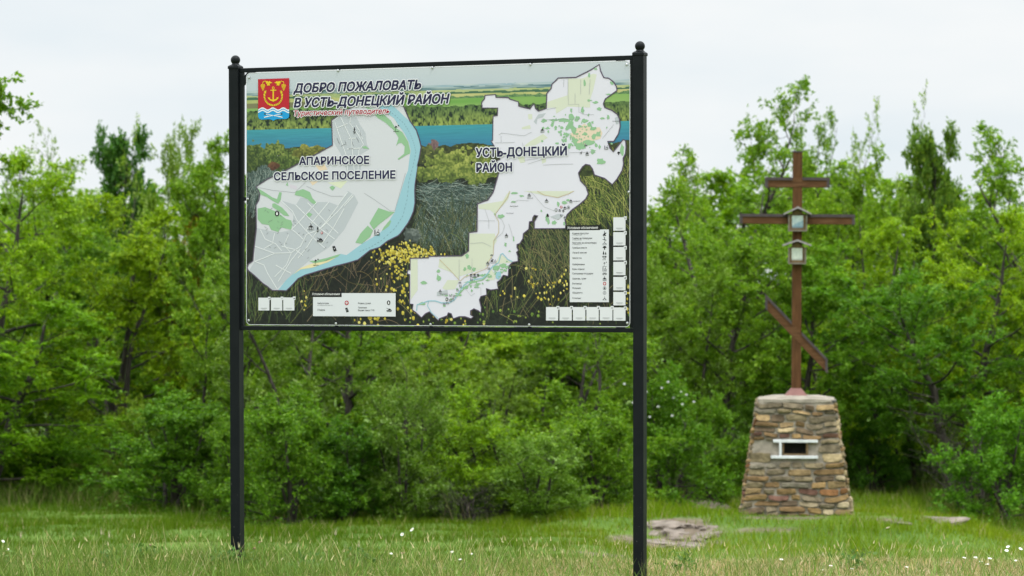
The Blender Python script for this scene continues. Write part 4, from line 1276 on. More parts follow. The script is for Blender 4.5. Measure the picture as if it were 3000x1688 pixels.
stones.build("stonework", M_STONE, ped, color=True)
# pale mortar capping, uneven at the rim
cp = MB()
nn = 40
def sq(t_, h):
    c_, s_ = math.cos(t_), math.sin(t_)
    q = h / max(abs(c_), abs(s_))
    return q * c_, q * s_
rim, rim2, top = [], [], []
for k in range(nn):
    t_ = 2 * math.pi * (k + 0.5) / nn
    j = srng.uniform(-0.008, 0.010)
    x, y = sq(t_, WT + 0.010 + j); rim.append(Vector((x, y, H_P - 0.028 + srng.uniform(-0.01, 0.006))))
    x, y = sq(t_, WT + 0.006 + j); rim2.append(Vector((x, y, H_P + 0.008 + srng.uniform(-0.006, 0.006))))
    x, y = sq(t_, WT * 0.6); top.append(Vector((x, y, H_P + 0.040 + srng.uniform(-0.004, 0.004))))
cp.add(rim + rim2 + top + [Vector((0, 0, H_P + 0.045))], [(i, (i + 1) % nn, nn + (i + 1) % nn, nn + i) for i in range(nn)] + [(nn + i, nn + (i + 1) % nn, 2 * nn + (i + 1) % nn, 2 * nn + i) for i in range(nn)] + [(2 * nn + i, 2 * nn + (i + 1) % nn, 3 * nn) for i in range(nn)] + [tuple(range(nn))[::-1]])
cp.build("mortar_capping", M_CONC, ped, smooth=False)
# niche: a dark wooden box set into the stone, white profiles around it
nb = MB()
yf = -half((NZ0 + NZ1) / 2)
d_ = 0.24
y0 = yf + 0.004
for (a0, a1, c0, c1, e0, e1) in ((NX0, NX0 + 0.014, y0, y0 + d_, NZ0, NZ1), (NX1 - 0.014, NX1, y0, y0 + d_, NZ0, NZ1), (NX0 + 0.015, NX1 - 0.015, y0 + 0.002, y0 + d_, NZ0, NZ0 + 0.012), (NX0 + 0.015, NX1 - 0.015, y0 + 0.002, y0 + d_, NZ1 - 0.012, NZ1), (NX0, NX1, y0 + d_ + 0.001, y0 + d_ + 0.012, NZ0, NZ1)):
    nb.box(a0, a1, c0, c1, e0, e1)
niche = nb.build("niche_box", M_DARKBOX, ped)
nf = MB()
nf.box(NX0 + 0.001, NX0 + 0.020, yf - 0.016, yf + 0.003, NZ0 + 0.001, NZ1 - 0.001)
nf.box(NX1 - 0.026, NX1 - 0.001, yf - 0.016, yf + 0.003, NZ0 + 0.001, NZ1 - 0.001)
nf.box(NX0 + 0.021, NX1 - 0.027, yf - 0.012, yf + 0.003, NZ0 + 0.001, NZ0 + 0.020)
nf.build("niche_surround", M_OCHREW, ped)
for (a0, a1, e0, e1, n_) in ((xx6(515), xx6(928), zz6(624), zz6(597), "top"), (xx6(495), xx6(928), zz6(771), zz6(744), "low")):
    k = MB(); k.box(a0, a1, -half((e0 + e1) / 2) - 0.046, -half((e0 + e1) / 2) + 0.004, e0, e1, bev=0.003); k.build("white_profile", M_WHITE, ped)
k = MB(); k.box(xx6(571), xx6(594), yf - 0.040, yf + 0.004, zz6(743), zz6(625), bev=0.003); k.build("white_profile", M_WHITE, ped)

# ------------------------------------------------------------------ wooden cross
top_z = pz_base + H_P + 0.02
CSC = FPX / (PY - 0.06)
cx0 = (2333.5 - CX) / CSC
cross = empty("wayside_cross", (cx0, PY, top_z), R(-3.0))
cross.rotation_euler = (0, R(0.36), R(-3.0))
tag(cross, "tall brown wooden orthodox cross with slanted lower bar standing on the stone pedestal", "cross")
z5 = lambda y: EYE + (CY - (420 + y / 1.858)) / CSC - top_z
w5 = lambda d: d / 1.858 / CSC
hp = w5(51) / 2
TP = z5(45)
b = MB(); b.box(-hp, hp, -hp, hp, 0.0, TP, bev=0.006); b.build("upright", M_WOOD, cross)
b = MB(); b.box(-hp - 0.006, hp + 0.006, -hp - 0.006, hp + 0.006, TP - 0.010, TP + 0.008); b.build("end_cap", M_FLASH, cross)
def bar(xa, xb, zc, tilt=0.0, th=None, name="crossbar"):
    th = th or w5(50) / 2
    M = Matrix.Translation((0, 0, zc)) @ Matrix.Rotation(tilt, 4, "Y")
    m = MB(); yb = -hp - 0.004
    m.box(xa, xb, yb, hp - 0.010, -th, th, M, bev=0.004)
    o = m.build(name, M_WOODH, cross)
    # dark metal flashing along the top, interrupted by the upright, and over both ends
    for (a0, a1) in ((xa - 0.008, -hp - 0.004), (hp + 0.004, xb + 0.008)):
        k = MB(); k.box(a0, a1, yb - 0.012, hp + 0.002, th + 0.002, th + 0.011, M); k.box(a0, a1, yb - 0.0125, yb - 0.006, th - 0.026, th + 0.0015, M)
        k.build("flashing", M_FLASH, o)
    for e, sgn in ((xa, -1), (xb, 1)):
        k = MB(); k.box(min(e + sgn * 0.001, e + sgn * 0.009), max(e + sgn * 0.001, e + sgn * 0.009), yb - 0.010, hp, -th - 0.003, th + 0.001, M)
        k.box(min(e - sgn * 0.028, e), max(e - sgn * 0.028, e), yb - 0.009, yb - 0.003, -th - 0.002, th - 0.027, M)
        k.build("end_plate", M_FLASH, o)
    return o
xc = 440.0
bar(-w5(xc - 268), w5(610 - xc), z5(215), 0.0)
bar(-w5(440 - 131), w5(748 - 440), z5(415), R(0.15))
sl = math.atan2((1215 - 872) / 1.858, (600 - 269) / 1.858)
# the slanted bar has upright ends: build it as a sheared bar
th = w5(72) / 2
sb = MB()
xa, xb = -w5(437 - 268), w5(603 - 437)
zc = z5(1040)
tn = math.tan(sl) * 1.0
Msh = Matrix.Translation((0, 0, zc)) @ Matrix(((1, 0, 0, 0), (0, 1, 0, 0), (-tn, 0, 1, 0), (0, 0, 0, 1)))
sb.box(xa, xb, -hp - 0.004, hp - 0.010, -th, th, Msh, bev=0.003)
so = sb.build("slanted_bar", M_WOODH, cross)
for (a0, a1) in ((xa - 0.008, -hp - 0.004), (hp + 0.004, xb + 0.008)):
    k = MB(); k.box(a0, a1, -hp - 0.016, hp + 0.002, th + 0.003, th + 0.016, Msh); k.box(a0, a1, -hp - 0.0165, -hp - 0.008, th - 0.030, th + 0.002, Msh); k.build("flashing", M_FLASH, so)
for e, sgn in ((xa, -1), (xb, 1)):
    k = MB(); k.box(min(e - sgn * 0.024, e + sgn * 0.008), max(e - sgn * 0.024, e + sgn * 0.008), -hp - 0.015, -hp - 0.007, -th - 0.003, th - 0.031, Msh); k.build("end_plate", M_FLASH, so)
# painted sheet-metal skirt at the foot
s0_, s1_, zt_ = w5(150) / 2, w5(54) / 2, z5(1333)
k = MB()
k.add([Vector((x * r, y * r, z)) for r, z in ((s0_, -0.02), (s1_, zt_)) for x, y in ((-1, -1), (1, -1), (1, 1), (-1, 1))], [(0, 1, 5, 4), (1, 2, 6, 5), (2, 3, 7, 6), (3, 0, 4, 7), (0, 3, 2, 1)])
k.build("foot_skirt", M_SKIRT, cross)
# the two little roofed icon cases
def case(xl, xr, zb, zt, zp, el, er, ze, px0, px1, pz0, pz1, cols):
    y1 = -hp - 0.006
    dpt = 0.11
    t_ = 0.018
    b_ = MB()
    b_.box(xl, xl + t_, y1 - dpt, y1, zb, zt); b_.box(xr - t_, xr, y1 - dpt, y1, zb, zt)
    b_.box(xl + t_ + .001, xr - t_ - .001, y1 - dpt - .006, y1, zb, zb + t_); b_.box(xl + t_ + .001, xr - t_ - .001, y1 - .012, y1 - .001, zb + t_ + .001, zt)
    cs = b_.build("icon_case", M_GREYW, cross)
    g = MB()
    yg = y1 - dpt + 0.030
    xm = (xl + xr) / 2
    g.add([Vector((xl + t_ + .002, yg, zt - .004)), Vector((xr - t_ - .002, yg, zt - .004)), Vector((xm, yg, zp - .03)), Vector((xl + t_ + .002, yg + .012, zt - .004)), Vector((xr - t_ - .002, yg + .012, zt - .004)), Vector((xm, yg + .012, zp - .03))], [(0, 1, 2), (3, 5, 4), (0, 2, 5, 3), (1, 4, 5, 2), (0, 3, 4, 1)])
    for (a, b2, c, d) in ((xl + t_ + .002, px0, zb + t_ + .002, zt - .005), (px1, xr - t_ - .002, zb + t_ + .002, zt - .005), (px0 + .001, px1 - .001, pz1, zt - .005), (px0 + .001, px1 - .001, zb + t_ + .002, pz0)):
        g.box(a, b2, yg, yg + .012, c, d)
    g.build("icon_frame", M_OCHREW, cs)
    r_ = MB()
    for (xe, sg) in ((el, -1), (er, 1)):
        q = [(xm, zp), (xe, ze), (xe, ze - .020), (xm, zp - .024)]
        y0_, y1_ = y1 - dpt - .045, y1 + .004
        v_ = [Vector((a, y0_, c)) for a, c in q] + [Vector((a, y1_, c)) for a, c in q]
        f_ = [(0, 1, 2, 3), (7, 6, 5, 4), (0, 4, 5, 1), (1, 5, 6, 2), (2, 6, 7, 3)]
        if sg > 0:
            f_ = [tuple(reversed(x)) for x in f_]
        r_.add(v_, f_)
    r_.build("roof", M_ROOF, cs)
    # faded print of an icon behind glass: pale ground with soft worn patches
    N = 14
    v_, c_ = [], []
    for j in range(N + 1):
        for i in range(N + 1):
            u_, w_ = i / N, j / N
            v_.append((px0 + (px1 - px0) * u_, yg + .004, pz0 + (pz1 - pz0) * w_))
            n1 = float(hash_noise(u_, w_, 0.28, 70 + int(zb * 10)))
            n2 = float(hash_noise(u_, w_, 0.15, 80 + int(zb * 10)))
            base = np.array(lin(cols[0])) * (1 - n1) + np.array(lin(cols[1])) * n1
            if cols[2] and w_ < 0.38 + 0.4 * (u_ - .5):
                base = base * .35 + np.array(lin(cols[2])) * .65
            if w_ < 0.1:
                base = base * 0.6
            c_.append(base * (0.85 + 0.3 * n2))
    f_ = [(j * (N + 1) + i, j * (N + 1) + i + 1, (j + 1) * (N + 1) + i + 1, (j + 1) * (N + 1) + i) for j in range(N) for i in range(N)]
    mesh_np("icon_picture", v_, f_, M_PRINT, np.array(c_), parent=cs)
X5 = lambda x: (x - 437) / 1.858 / CSC
case(X5(386), X5(488), z5(480), z5(392), z5(345), X5(362), X5(510), z5(382), X5(406), X5(467), z5(462), z5(386), ((170, 190, 192), (196, 204, 196), (104, 146, 164)))
case(X5(387), X5(484), z5(658), z5(568), z5(524), X5(356), X5(510), z5(552), X5(405), X5(464), z5(637), z5(566), ((190, 200, 188), (206, 212, 200), None))
# ------------------------------------------------------------------ trees and shrubs
def unit(v):
    return v / (np.linalg.norm(v, axis=-1, keepdims=True) + 1e-9)

def tube_np(pts, rad, n, V, F):
    m = len(pts)
    d = np.gradient(pts, axis=0)
    d = unit(d)
    ref = np.array([0.31, 0.87, 0.2])
    a = unit(np.cross(d, ref))
    b = np.cross(d, a)
    t = np.arange(n) * 2 * np.pi / n
    ring = pts[:, None, :] + (a[:, None, :] * np.cos(t)[None, :, None] + b[:, None, :] * np.sin(t)[None, :, None]) * np.asarray(rad)[:, None, None]
    base = sum(len(v) for v in V)
    V.append(ring.reshape(-1, 3))
    i, k = np.meshgrid(np.arange(m - 1), np.arange(n), indexing="ij")
    k2 = (k + 1) % n
    F.append((np.stack([i * n + k, i * n + k2, (i + 1) * n + k2, (i + 1) * n + k], -1) + base).reshape(-1, 4))

def make_tree(seed, H, RAD, h0=0.18, stems=1, limbs=18, subs=7, twigs=5, per=12, leaf=(0.085, 0.045), env="oval", droop=0.0, flat=0.4,
              colors=None, airy=0.0, lean=0.0, spread=0.5, upturn=0.35, crook=0.06):
    """returns (trunk V, F), (leaf V, F, colour): stems > limbs > branches > twigs with leaves on the twigs"""
    g = np.random.default_rng(seed)
    V, F = [], []
    tw0, tw1 = [], []
    def path(p, d, ln, n, up, wob):
        pts = [p]
        d = d / np.linalg.norm(d)
        for _ in range(n):
            d = d + np.array([0, 0, up / n]) + g.normal(0, wob, 3)
            d = d / np.linalg.norm(d)
            pts.append(pts[-1] + d * ln / n)
        return np.array(pts)
    for s in range(stems):
        az = g.uniform(0, 6.283)
        tilt = lean + (0 if stems == 1 else g.uniform(0.12, 0.38))
        d0 = np.array([math.cos(az) * tilt, math.sin(az) * tilt, 1.0])
        if lean:
            d0 = np.array([lean, 0.05, 1.0])
        hs = H * g.uniform(0.80, 0.95) if stems > 1 else H * 0.93
        tp = path(np.array([g.normal(0, .06), g.normal(0, .06), -0.12]) if stems > 1 else np.array([0, 0, -0.15]), d0, hs, 12, 0.25, crook)
        r0 = (0.0165 * H + 0.014) * (0.62 if stems > 1 else 1.0)
        tr = r0 * (1 - np.linspace(0, 1, 13)) ** 0.8 + 0.007
        tr[0] *= 1.35
        tube_np(tp, tr, 8, V, F)
        nl = max(4, limbs // stems)
        for i in range(nl):
            t = h0 + (0.98 - h0) * ((i + g.uniform(0, 1)) / nl)
            fi = t * 12
            k = min(int(fi), 11)
            p = tp[k] + (tp[k + 1] - tp[k]) * (fi - k)
            rr = tr[k]
            e = {"oval": math.sin(math.pi * min(1, 0.16 + 0.70 * (t - h0) / (1 - h0))) ** 0.6, "column": 0.75 * (1 - t * 0.55) + 0.15,
                 "cone": 1.05 - 0.9 * t, "fan": 0.45 + 0.7 * t if t < 0.8 else 0.9, "wide": 1.0 - 0.55 * t}[env]
            ln = RAD * e * g.uniform(0.6, 1.2)
            a2 = i * 2.4 + g.uniform(-.6, .6) + s
            el = R(-5 + 70 * (t ** 1.4)) * (1 - spread) + R(20) * spread + g.normal(0, .14)
            d = np.array([math.cos(a2) * math.cos(el), math.sin(a2) * math.cos(el), math.sin(el)])
            lp = path(p, d, ln, 6, upturn - droop, 0.10)
            lr = max(0.010, rr * 0.50) * (1 - np.linspace(0, 1, 7) * 0.85)
            tube_np(lp, lr, 5, V, F)
            for j in range(subs):
                q = 0.22 + 0.78 * (j + g.uniform(0, 1)) / subs
                fq = min(q * 6, 5.999)
                kq = int(fq)
                ps = lp[kq] + (lp[kq + 1] - lp[kq]) * (fq - kq)
                dl = unit(lp[kq + 1] - lp[kq])
                sd = unit(dl * 0.75 + g.normal(0, .62, 3) + np.array([0, 0, 0.12 - droop * .5]))
                sl = max(0.22, ln * 0.46 * (1.15 - q * 0.6)) * g.uniform(.6, 1.2)
                sp = path(ps, sd, sl, 4, 0.15 - droop, 0.13)
                tube_np(sp, np.linspace(max(0.005, lr[kq] * .45), 0.003, 5), 3, V, F)
                for m_ in range(twigs):
                    if g.random() < airy:
                        continue
                    fz = min(g.uniform(0.2, 1.0) * 4, 3.999)
                    kz = int(fz)
                    pz = sp[kz] + (sp[kz + 1] - sp[kz]) * (fz - kz)
                    td = unit(unit(sp[kz + 1] - sp[kz]) * 0.7 + g.normal(0, .6, 3) + np.array([0, 0, .1 - droop]))
                    tw0.append(pz)
                    tw1.append(pz + td * g.uniform(.14, .34))
    tw0, tw1 = np.array(tw0), np.array(tw1)
    # twigs as thin three-sided sticks
    for a, b in list(zip(tw0, tw1))[::3]:
        tube_np(np.array([a, b]), [0.0035, 0.002], 3, V, F)
    T = len(tw0)
    idx = np.repeat(np.arange(T), per)
    n = len(idx)
    d = unit(tw1 - tw0)[idx]
    f = g.uniform(0.05, 1.1, n)[:, None]
    p = tw0[idx] + (tw1 - tw0)[idx] * f + g.normal(0, .022, (n, 3))
    ld = unit(d * 0.55 + g.normal(0, .7, (n, 3)) + np.array([0, 0, -0.10 - droop * .4]))
    nr = unit(g.normal(0, 1 - flat * 0.6, (n, 3)) + np.array([0, 0, flat * 1.8]))
    sd = unit(np.cross(ld, nr))
    nr = np.cross(sd, ld)
    ll = (leaf[0] * g.uniform(.65, 1.25, n))[:, None]
    lw = (leaf[1] * g.uniform(.7, 1.2, n))[:, None]
    v0 = p
    v1 = p + ld * ll * .45 + sd * lw * .5 + nr * lw * .16
    v2 = p + ld * ll - nr * ll * .10
    v3 = p + ld * ll * .45 - sd * lw * .5 + nr * lw * .16
    LV = np.stack([v0, v1, v2, v3], 1).reshape(-1, 3)
    LF = np.arange(n * 4).reshape(-1, 4)
    c0, c1, c2 = (np.array(c) for c in colors)
    tc = g.uniform(0, 1, T)[idx]
    mix = np.clip(tc * .6 + g.uniform(0, .4, n), 0, 1)[:, None]
    c = c0 * (1 - mix) + c1 * mix
    hi = (g.random(n) < 0.14)[:, None]
    c = np.where(hi, c2, c) * g.uniform(.8, 1.2, (n, 1))
    LC = np.repeat(c, 4, 0)
    return (np.concatenate(V), np.concatenate(F)), (LV, LF, LC)

LOCUST = ((0.1234, 0.2396, 0.006), (0.2015, 0.34, 0.0089), (0.2916, 0.4287, 0.0208))
GREEN = ((0.0845, 0.1855, 0.0074), (0.1462, 0.2705, 0.0134), (0.2361, 0.3627, 0.0417))
PALE = ((0.1073, 0.2009, 0.0144), (0.1722, 0.2821, 0.0276), (0.3332, 0.4369, 0.1458))
DARK = ((0.0377, 0.1046, 0.0151), (0.0711, 0.159, 0.0201), (0.1088, 0.2093, 0.0293))
PROTO = {}
def proto(key, **k):
    wood_, leaf_ = make_tree(**k)
    lv = leaf_[0]
    top = np.percentile(lv[:, 2], 99.6)
    rad = np.percentile(np.hypot(lv[:, 0] - np.median(lv[:, 0]), lv[:, 1] - np.median(lv[:, 1])), 93)
    up = lv[lv[:, 2] > top * .72]
    PROTO[key] = dict(wood=wood_, leaf=leaf_, H=top, R=rad, c=(0.0, 0.0) if k.get("lean") else (float(np.median(up[:, 0])), float(np.median(up[:, 1]))), meshes=None)
proto("locust", seed=1, H=6.2, RAD=1.9, h0=.14, limbs=24, subs=8, twigs=6, per=27, leaf=(.075, .036), env="oval", droop=.25, flat=.75, colors=LOCUST, spread=.75)
proto("locust_b", seed=2, H=6.0, RAD=2.1, h0=.10, stems=2, limbs=26, subs=8, twigs=6, per=25, leaf=(.078, .036), env="wide", droop=.30, flat=.75, colors=LOCUST, spread=.8)
proto("elm", seed=3, H=6.2, RAD=1.8, h0=.15, limbs=24, subs=8, twigs=6, per=22, leaf=(.085, .050), env="oval", droop=.0, flat=.35, colors=GREEN, spread=.35)
proto("elm_b", seed=4, H=6.0, RAD=1.9, h0=.10, stems=3, limbs=27, subs=8, twigs=6, per=21, leaf=(.085, .050), env="oval", flat=.35, colors=GREEN, spread=.4)
proto("pale", seed=5, H=5.6, RAD=1.7, h0=.10, stems=2, limbs=24, subs=8, twigs=6, per=22, leaf=(.090, .034), env="oval", flat=.25, colors=PALE, spread=.3, upturn=.5)
proto("pale_b", seed=6, H=5.6, RAD=1.7, h0=.06, stems=4, limbs=28, subs=7, twigs=6, per=21, leaf=(.090, .034), env="fan", flat=.25, colors=PALE, spread=.25, upturn=.6)
proto("airy", seed=7, H=6.4, RAD=1.5, h0=.22, limbs=20, subs=6, twigs=6, per=14, leaf=(.085, .046), env="fan", flat=.35, colors=GREEN, airy=.14, spread=.45, upturn=.40)
proto("wispy", seed=8, H=6.4, RAD=1.2, h0=.30, stems=2, limbs=18, subs=5, twigs=5, per=10, leaf=(.085, .040), env="fan", flat=.3, colors=PALE, airy=.45, spread=.0, upturn=.7)
proto("dark", seed=9, H=6.0, RAD=1.4, h0=.10, limbs=30, subs=8, twigs=6, per=22, leaf=(.095, .055), env="oval", flat=.3, colors=DARK, spread=.2, upturn=.6)
proto("shrub", seed=10, H=2.6, RAD=1.25, h0=.05, stems=5, limbs=30, subs=6, twigs=6, per=17, leaf=(.070, .042), env="wide", flat=.35, colors=GREEN, spread=.35, upturn=.3)
proto("shrub_pale", seed=11, H=2.6, RAD=1.2, h0=.05, stems=5, limbs=30, subs=6, twigs=6, per=17, leaf=(.075, .034), env="fan", flat=.3, colors=PALE, spread=.25, upturn=.5)
proto("shrub_locust", seed=12, H=2.6, RAD=1.4, h0=.05, stems=4, limbs=28, subs=7, twigs=6, per=20, leaf=(.062, .030), env="wide", droop=.25, flat=.75, colors=LOCUST, spread=.8)
proto("leaning", seed=13, H=6.2, RAD=1.9, h0=.36, limbs=22, subs=8, twigs=6, per=20, leaf=(.085, .048), env="oval", flat=.4, colors=GREEN, lean=.22, spread=.4, crook=.11)
proto("bare", seed=14, H=1.8, RAD=1.0, h0=.05, stems=6, limbs=36, subs=7, twigs=6, per=1, leaf=(.03, .014), env="fan", flat=.3, colors=PALE, spread=.4, upturn=.2)

used = {}
def plant(key, name, label, cat, px, Y, top, hw, tint=(1, 1, 1), rz=None, group=None, base=None):
    """a tree or shrub standing at overview pixel px, depth Y; its top reaches overview pixel row `top`; hw = half width"""
    pr = PROTO[key]
    X = (px * DISP - CX) / FPX * Y
    zb = gz(X, Y) - 0.02
    zt = EYE + (CY - top * DISP) / FPX * Y
    sz = (zt - zb) / pr["H"]
    sxy = 1.38 * hw * DISP / FPX * Y / pr["R"]
    rz = rz if rz is not None else ((px * 37.7 + Y * 11.3) % 628) / 100.0
    ox = (pr["c"][0] * math.cos(rz) - pr["c"][1] * math.sin(rz)) * sxy * 0.85
    root = empty(name, (X - ox, Y, gz(X - ox, Y) - 0.02), rz)
    root.scale = (sxy, sxy, sz)
    tag(root, label, cat, group)
    if pr["meshes"] is None:
        tr = mesh_np("trunk", pr["wood"][0], pr["wood"][1], M_BARK, smooth=True, parent=root)
        cr = mesh_np("crown", pr["leaf"][0], pr["leaf"][1], M_LEAF, pr["leaf"][2], parent=root)
        pr["meshes"] = (tr, cr)
    else:
        tr, cr = (o.copy() for o in pr["meshes"])
        for o in (tr, cr):
            COL.objects.link(o)
            o.parent = root
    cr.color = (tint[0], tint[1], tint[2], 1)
    return root

G1 = "trees along the wood's edge"
G2 = "shrubs at the foot of the wood"
for a in (
    # left of the board
    ("locust", "locust_tree", "bright yellow-green tree filling the left edge of the photo", "tree", 35, 42.0, 395, 190, (1.05, 1.05, 1)),
    ("wispy", "wispy_tree", "thin wispy tree whose bare twigs rise highest left of the dark crown", "tree", 222, 49.0, 300, 100, (1, 1, 1)),
    ("airy", "young_tree", "loose pale-topped young tree between the left edge and the wispy one", "tree", 120, 47.0, 430, 110, (1.1, 1.1, 1)),
    ("dark", "dark_tree", "dark blue-green dense crown standing above the lighter trees on the left", "tree", 313, 51.0, 335, 66, (.95, 1.1, 1.1)),
    ("locust_b", "locust_tree", "yellow-green feathery tree just below the dark crown", "tree", 318, 43.5, 500, 165, (1.08, 1.0, .9)),
    ("pale", "elm_tree", "grey-green tree with a spire of leaves leaning right of the dark crown", "tree", 468, 47.5, 318, 85, (1.0, 1.0, .95)),
    ("elm", "elm_tree", "mid-green tree pressed against the left post of the board", "tree", 552, 45.0, 362, 115, (1.05, 1.05, 1)),
    ("elm_b", "elm_tree", "full mid-green tree between the feathery one and the left post", "tree", 440, 44.0, 520, 130, (1.0, 1.05, .9)),
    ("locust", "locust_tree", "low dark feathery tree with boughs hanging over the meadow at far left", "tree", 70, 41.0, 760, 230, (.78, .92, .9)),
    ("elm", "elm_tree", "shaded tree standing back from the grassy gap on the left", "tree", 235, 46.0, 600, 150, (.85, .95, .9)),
    # seen through the open frame under the panel
    ("elm_b", "elm_tree", "tree behind the left post with leaves on both sides of it", "tree", 600, 41.0, 640, 120, (1.0, 1.0, 1)),
    ("pale", "oleaster_tree", "silvery-leaved tree just right of the left post under the panel", "tree", 720, 39.0, 600, 150, (.86, .9, .88)),
    ("elm", "elm_tree", "green tree with a grey forked stem left of the middle under the panel", "tree", 865, 41.0, 560, 150, (.95, 1, 1)),
    ("pale_b", "willow_tree", "willowy tree with upright pale shoots at the middle under the panel", "tree", 1035, 38.5, 800, 115, (.88, .88, .8)),
    ("locust_b", "locust_tree", "bright feathery tree glowing behind the willowy one under the panel", "tree", 1170, 43.0, 780, 150, (1.15, 1.1, .9)),
    ("pale_b", "willow_tree", "leafy tree with pale shoot tips right of the bright feathery one", "tree", 1290, 41.5, 830, 130, (1.0, 1.0, .95)),
    ("elm_b", "elm_tree", "spreading tree with crooked grey branches left of the right post", "tree", 1455, 40.0, 760, 160, (1.05, 1.05, 1)),
    ("elm", "elm_tree", "tree partly hidden behind the right post of the board", "tree", 1600, 44.5, 560, 130, (1.0, 1.0, 1)),
    # right of the board
    ("airy", "elm_tree", "light green tree next to the right post, its top reaching half the panel height", "tree", 1730, 45.5, 372, 105, (1.2, 1.15, 1.1)),
    ("leaning", "old_tree", "old tree with a thick dark leaning trunk left of the pedestal", "tree", 1825, 43.0, 560, 150, (1.05, 1.05, 1.0), 0.15),
    ("airy", "ash_tree", "tallest tree, with an open crown rising left of the cross top", "tree", 1940, 48.5, 222, 120, (1.1, 1.1, 1.1)),
    ("elm_b", "elm_tree", "round-topped tree directly behind the cross", "tree", 2120, 46.5, 400, 125, (1.2, 1.15, .9)),
    ("wispy", "wispy_tree", "thin tree with sparse twigs against the sky right of the cross top", "tree", 2200, 50.0, 235, 95, (1.1, 1.1, 1)),
    ("airy", "ash_tree", "slim open tree showing sky between its leaves right behind the cross", "tree", 2060, 49.5, 280, 70, (1.05, 1.05, 1)),
    ("dark", "poplar_tree", "narrow dark green tree standing like a spire right of the cross", "tree", 2345, 47.5, 328, 62, (1.9, 1.5, 1.1)),
    ("elm", "elm_tree", "dark round tree joined to the right flank of the narrow spire", "tree", 2415, 48.5, 470, 85, (.85, .9, .9)),
    ("airy", "locust_tree", "airy tall tree with small leaves at the right edge of the photo", "tree", 2530, 48.0, 320, 120, (1.15, 1.15, 1)),
    ("locust_b", "locust_tree", "broad bright feathery tree in front of the spire on the right", "tree", 2270, 44.5, 560, 160, (1.05, 1.02, .9)),
    ("locust", "locust_tree", "large yellow-green tree along the right edge above the dark trunk", "tree", 2500, 43.5, 540, 170, (1.15, 1.08, .9)),
    ("leaning", "old_tree", "tree with a dark forking trunk in deep shade on the right", "tree", 2385, 42.5, 690, 170, (.72, .9, .85), 2.6),  # low tint paints the deep shade into the leaves
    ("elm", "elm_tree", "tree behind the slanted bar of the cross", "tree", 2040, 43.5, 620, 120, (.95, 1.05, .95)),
    ("elm_b", "elm_tree", "shaded tree behind the right side of the pedestal", "tree", 2225, 44.5, 800, 110, (.7, .88, .85)),  # shade is put into the leaf tint
    ("pale", "elm_tree", "grey-green tree between the right post and the leaning trunk", "tree", 1700, 43.0, 640, 110, (1.0, 1.05, .95)),
    ("airy", "dying_tree", "small tree with rust-brown leaves halfway up, left of the left post", "tree", 462, 44.6, 540, 42, (1.75, .72, .6)),
    # just outside the picture
    ("locust", "locust_tree", "tree standing just beyond the left edge of the photo", "tree", -260, 43.0, 420, 190, (1, 1, 1)),
    ("elm", "elm_tree", "tree standing just beyond the right edge of the photo", "tree", 2790, 44.0, 420, 180, (1, 1, 1)),
):
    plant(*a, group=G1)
for a in (
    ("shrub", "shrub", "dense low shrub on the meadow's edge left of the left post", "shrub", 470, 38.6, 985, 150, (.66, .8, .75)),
    ("shrub_pale", "sapling", "slender pale sapling standing alone by the grassy gap on the left", "sapling", 362, 40.8, 1010, 55, (1.15, 1.1, .8)),
    ("shrub_locust", "shrub", "dark shrub drooping to the meadow at the left edge", "shrub", 70, 42.0, 1040, 150, (.62, .85, .85)),  # tint darkened to stand in for the shade of overhanging boughs
    ("shrub", "shrub", "shrub at the foot of the left post", "shrub", 600, 37.0, 1040, 80, (.72, .8, .75)),
    ("shrub", "shrub", "leafy shrub with a pale stem right of the left post", "shrub", 735, 35.8, 985, 120, (.76, .86, .8)),
    ("shrub", "shrub", "deep green shrub in the shaded hollow at the middle", "shrub", 905, 36.2, 1060, 110, (.5, .68, .65)),  # hollow's shade painted in by the dark tint
    ("shrub_pale", "shrub", "upright shrub under the willowy tree at the middle", "shrub", 1040, 36.0, 960, 90, (.72, .8, .72)),
    ("shrub_locust", "shrub", "bright feathery shrub in the middle of the open frame", "shrub", 1190, 36.9, 985, 130, (.9, .95, .85)),
    ("shrub_pale", "shrub", "small tree-like bush with a thin crooked stem in front of the thicket", "shrub", 1375, 35.9, 1085, 100, (.85, .95, .8)),
    ("shrub", "shrub", "rounded shrub left of the right post", "shrub", 1500, 38.0, 1010, 110, (.9, .95, .85)),
    ("shrub", "shrub", "shrub between the right post and the leaning tree's foot", "shrub", 1760, 42.0, 1000, 100, (.9, 1.0, .95)),
    ("shrub", "shrub", "dark shrub close behind the right side of the pedestal", "shrub", 2205, 43.5, 1040, 70, (.5, .7, .75)),  # dark tint carries the shade under the trees
    ("shrub_locust", "shrub", "very dark low shrub in the deep shade of the forking tree", "shrub", 2330, 45.0, 1120, 90, (.5, .7, .75)),  # same shade tint, painted into the leaf colour
    ("shrub", "shrub", "dark green shrub at the right edge with leaves down to the grass", "shrub", 2540, 40.0, 1000, 120, (.75, .98, .9)),
    ("shrub_pale", "shrub", "thin shrub beside the left side of the pedestal", "shrub", 1905, 43.0, 1010, 60, (.9, 1.05, .95)),
):
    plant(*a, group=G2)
rose = plant("shrub", "wild_rose", "wild rose bush with scattered white flowers beside the right post", "shrub", 1660, 40.0, 930, 110, (.72, .86, .82), group=G2)
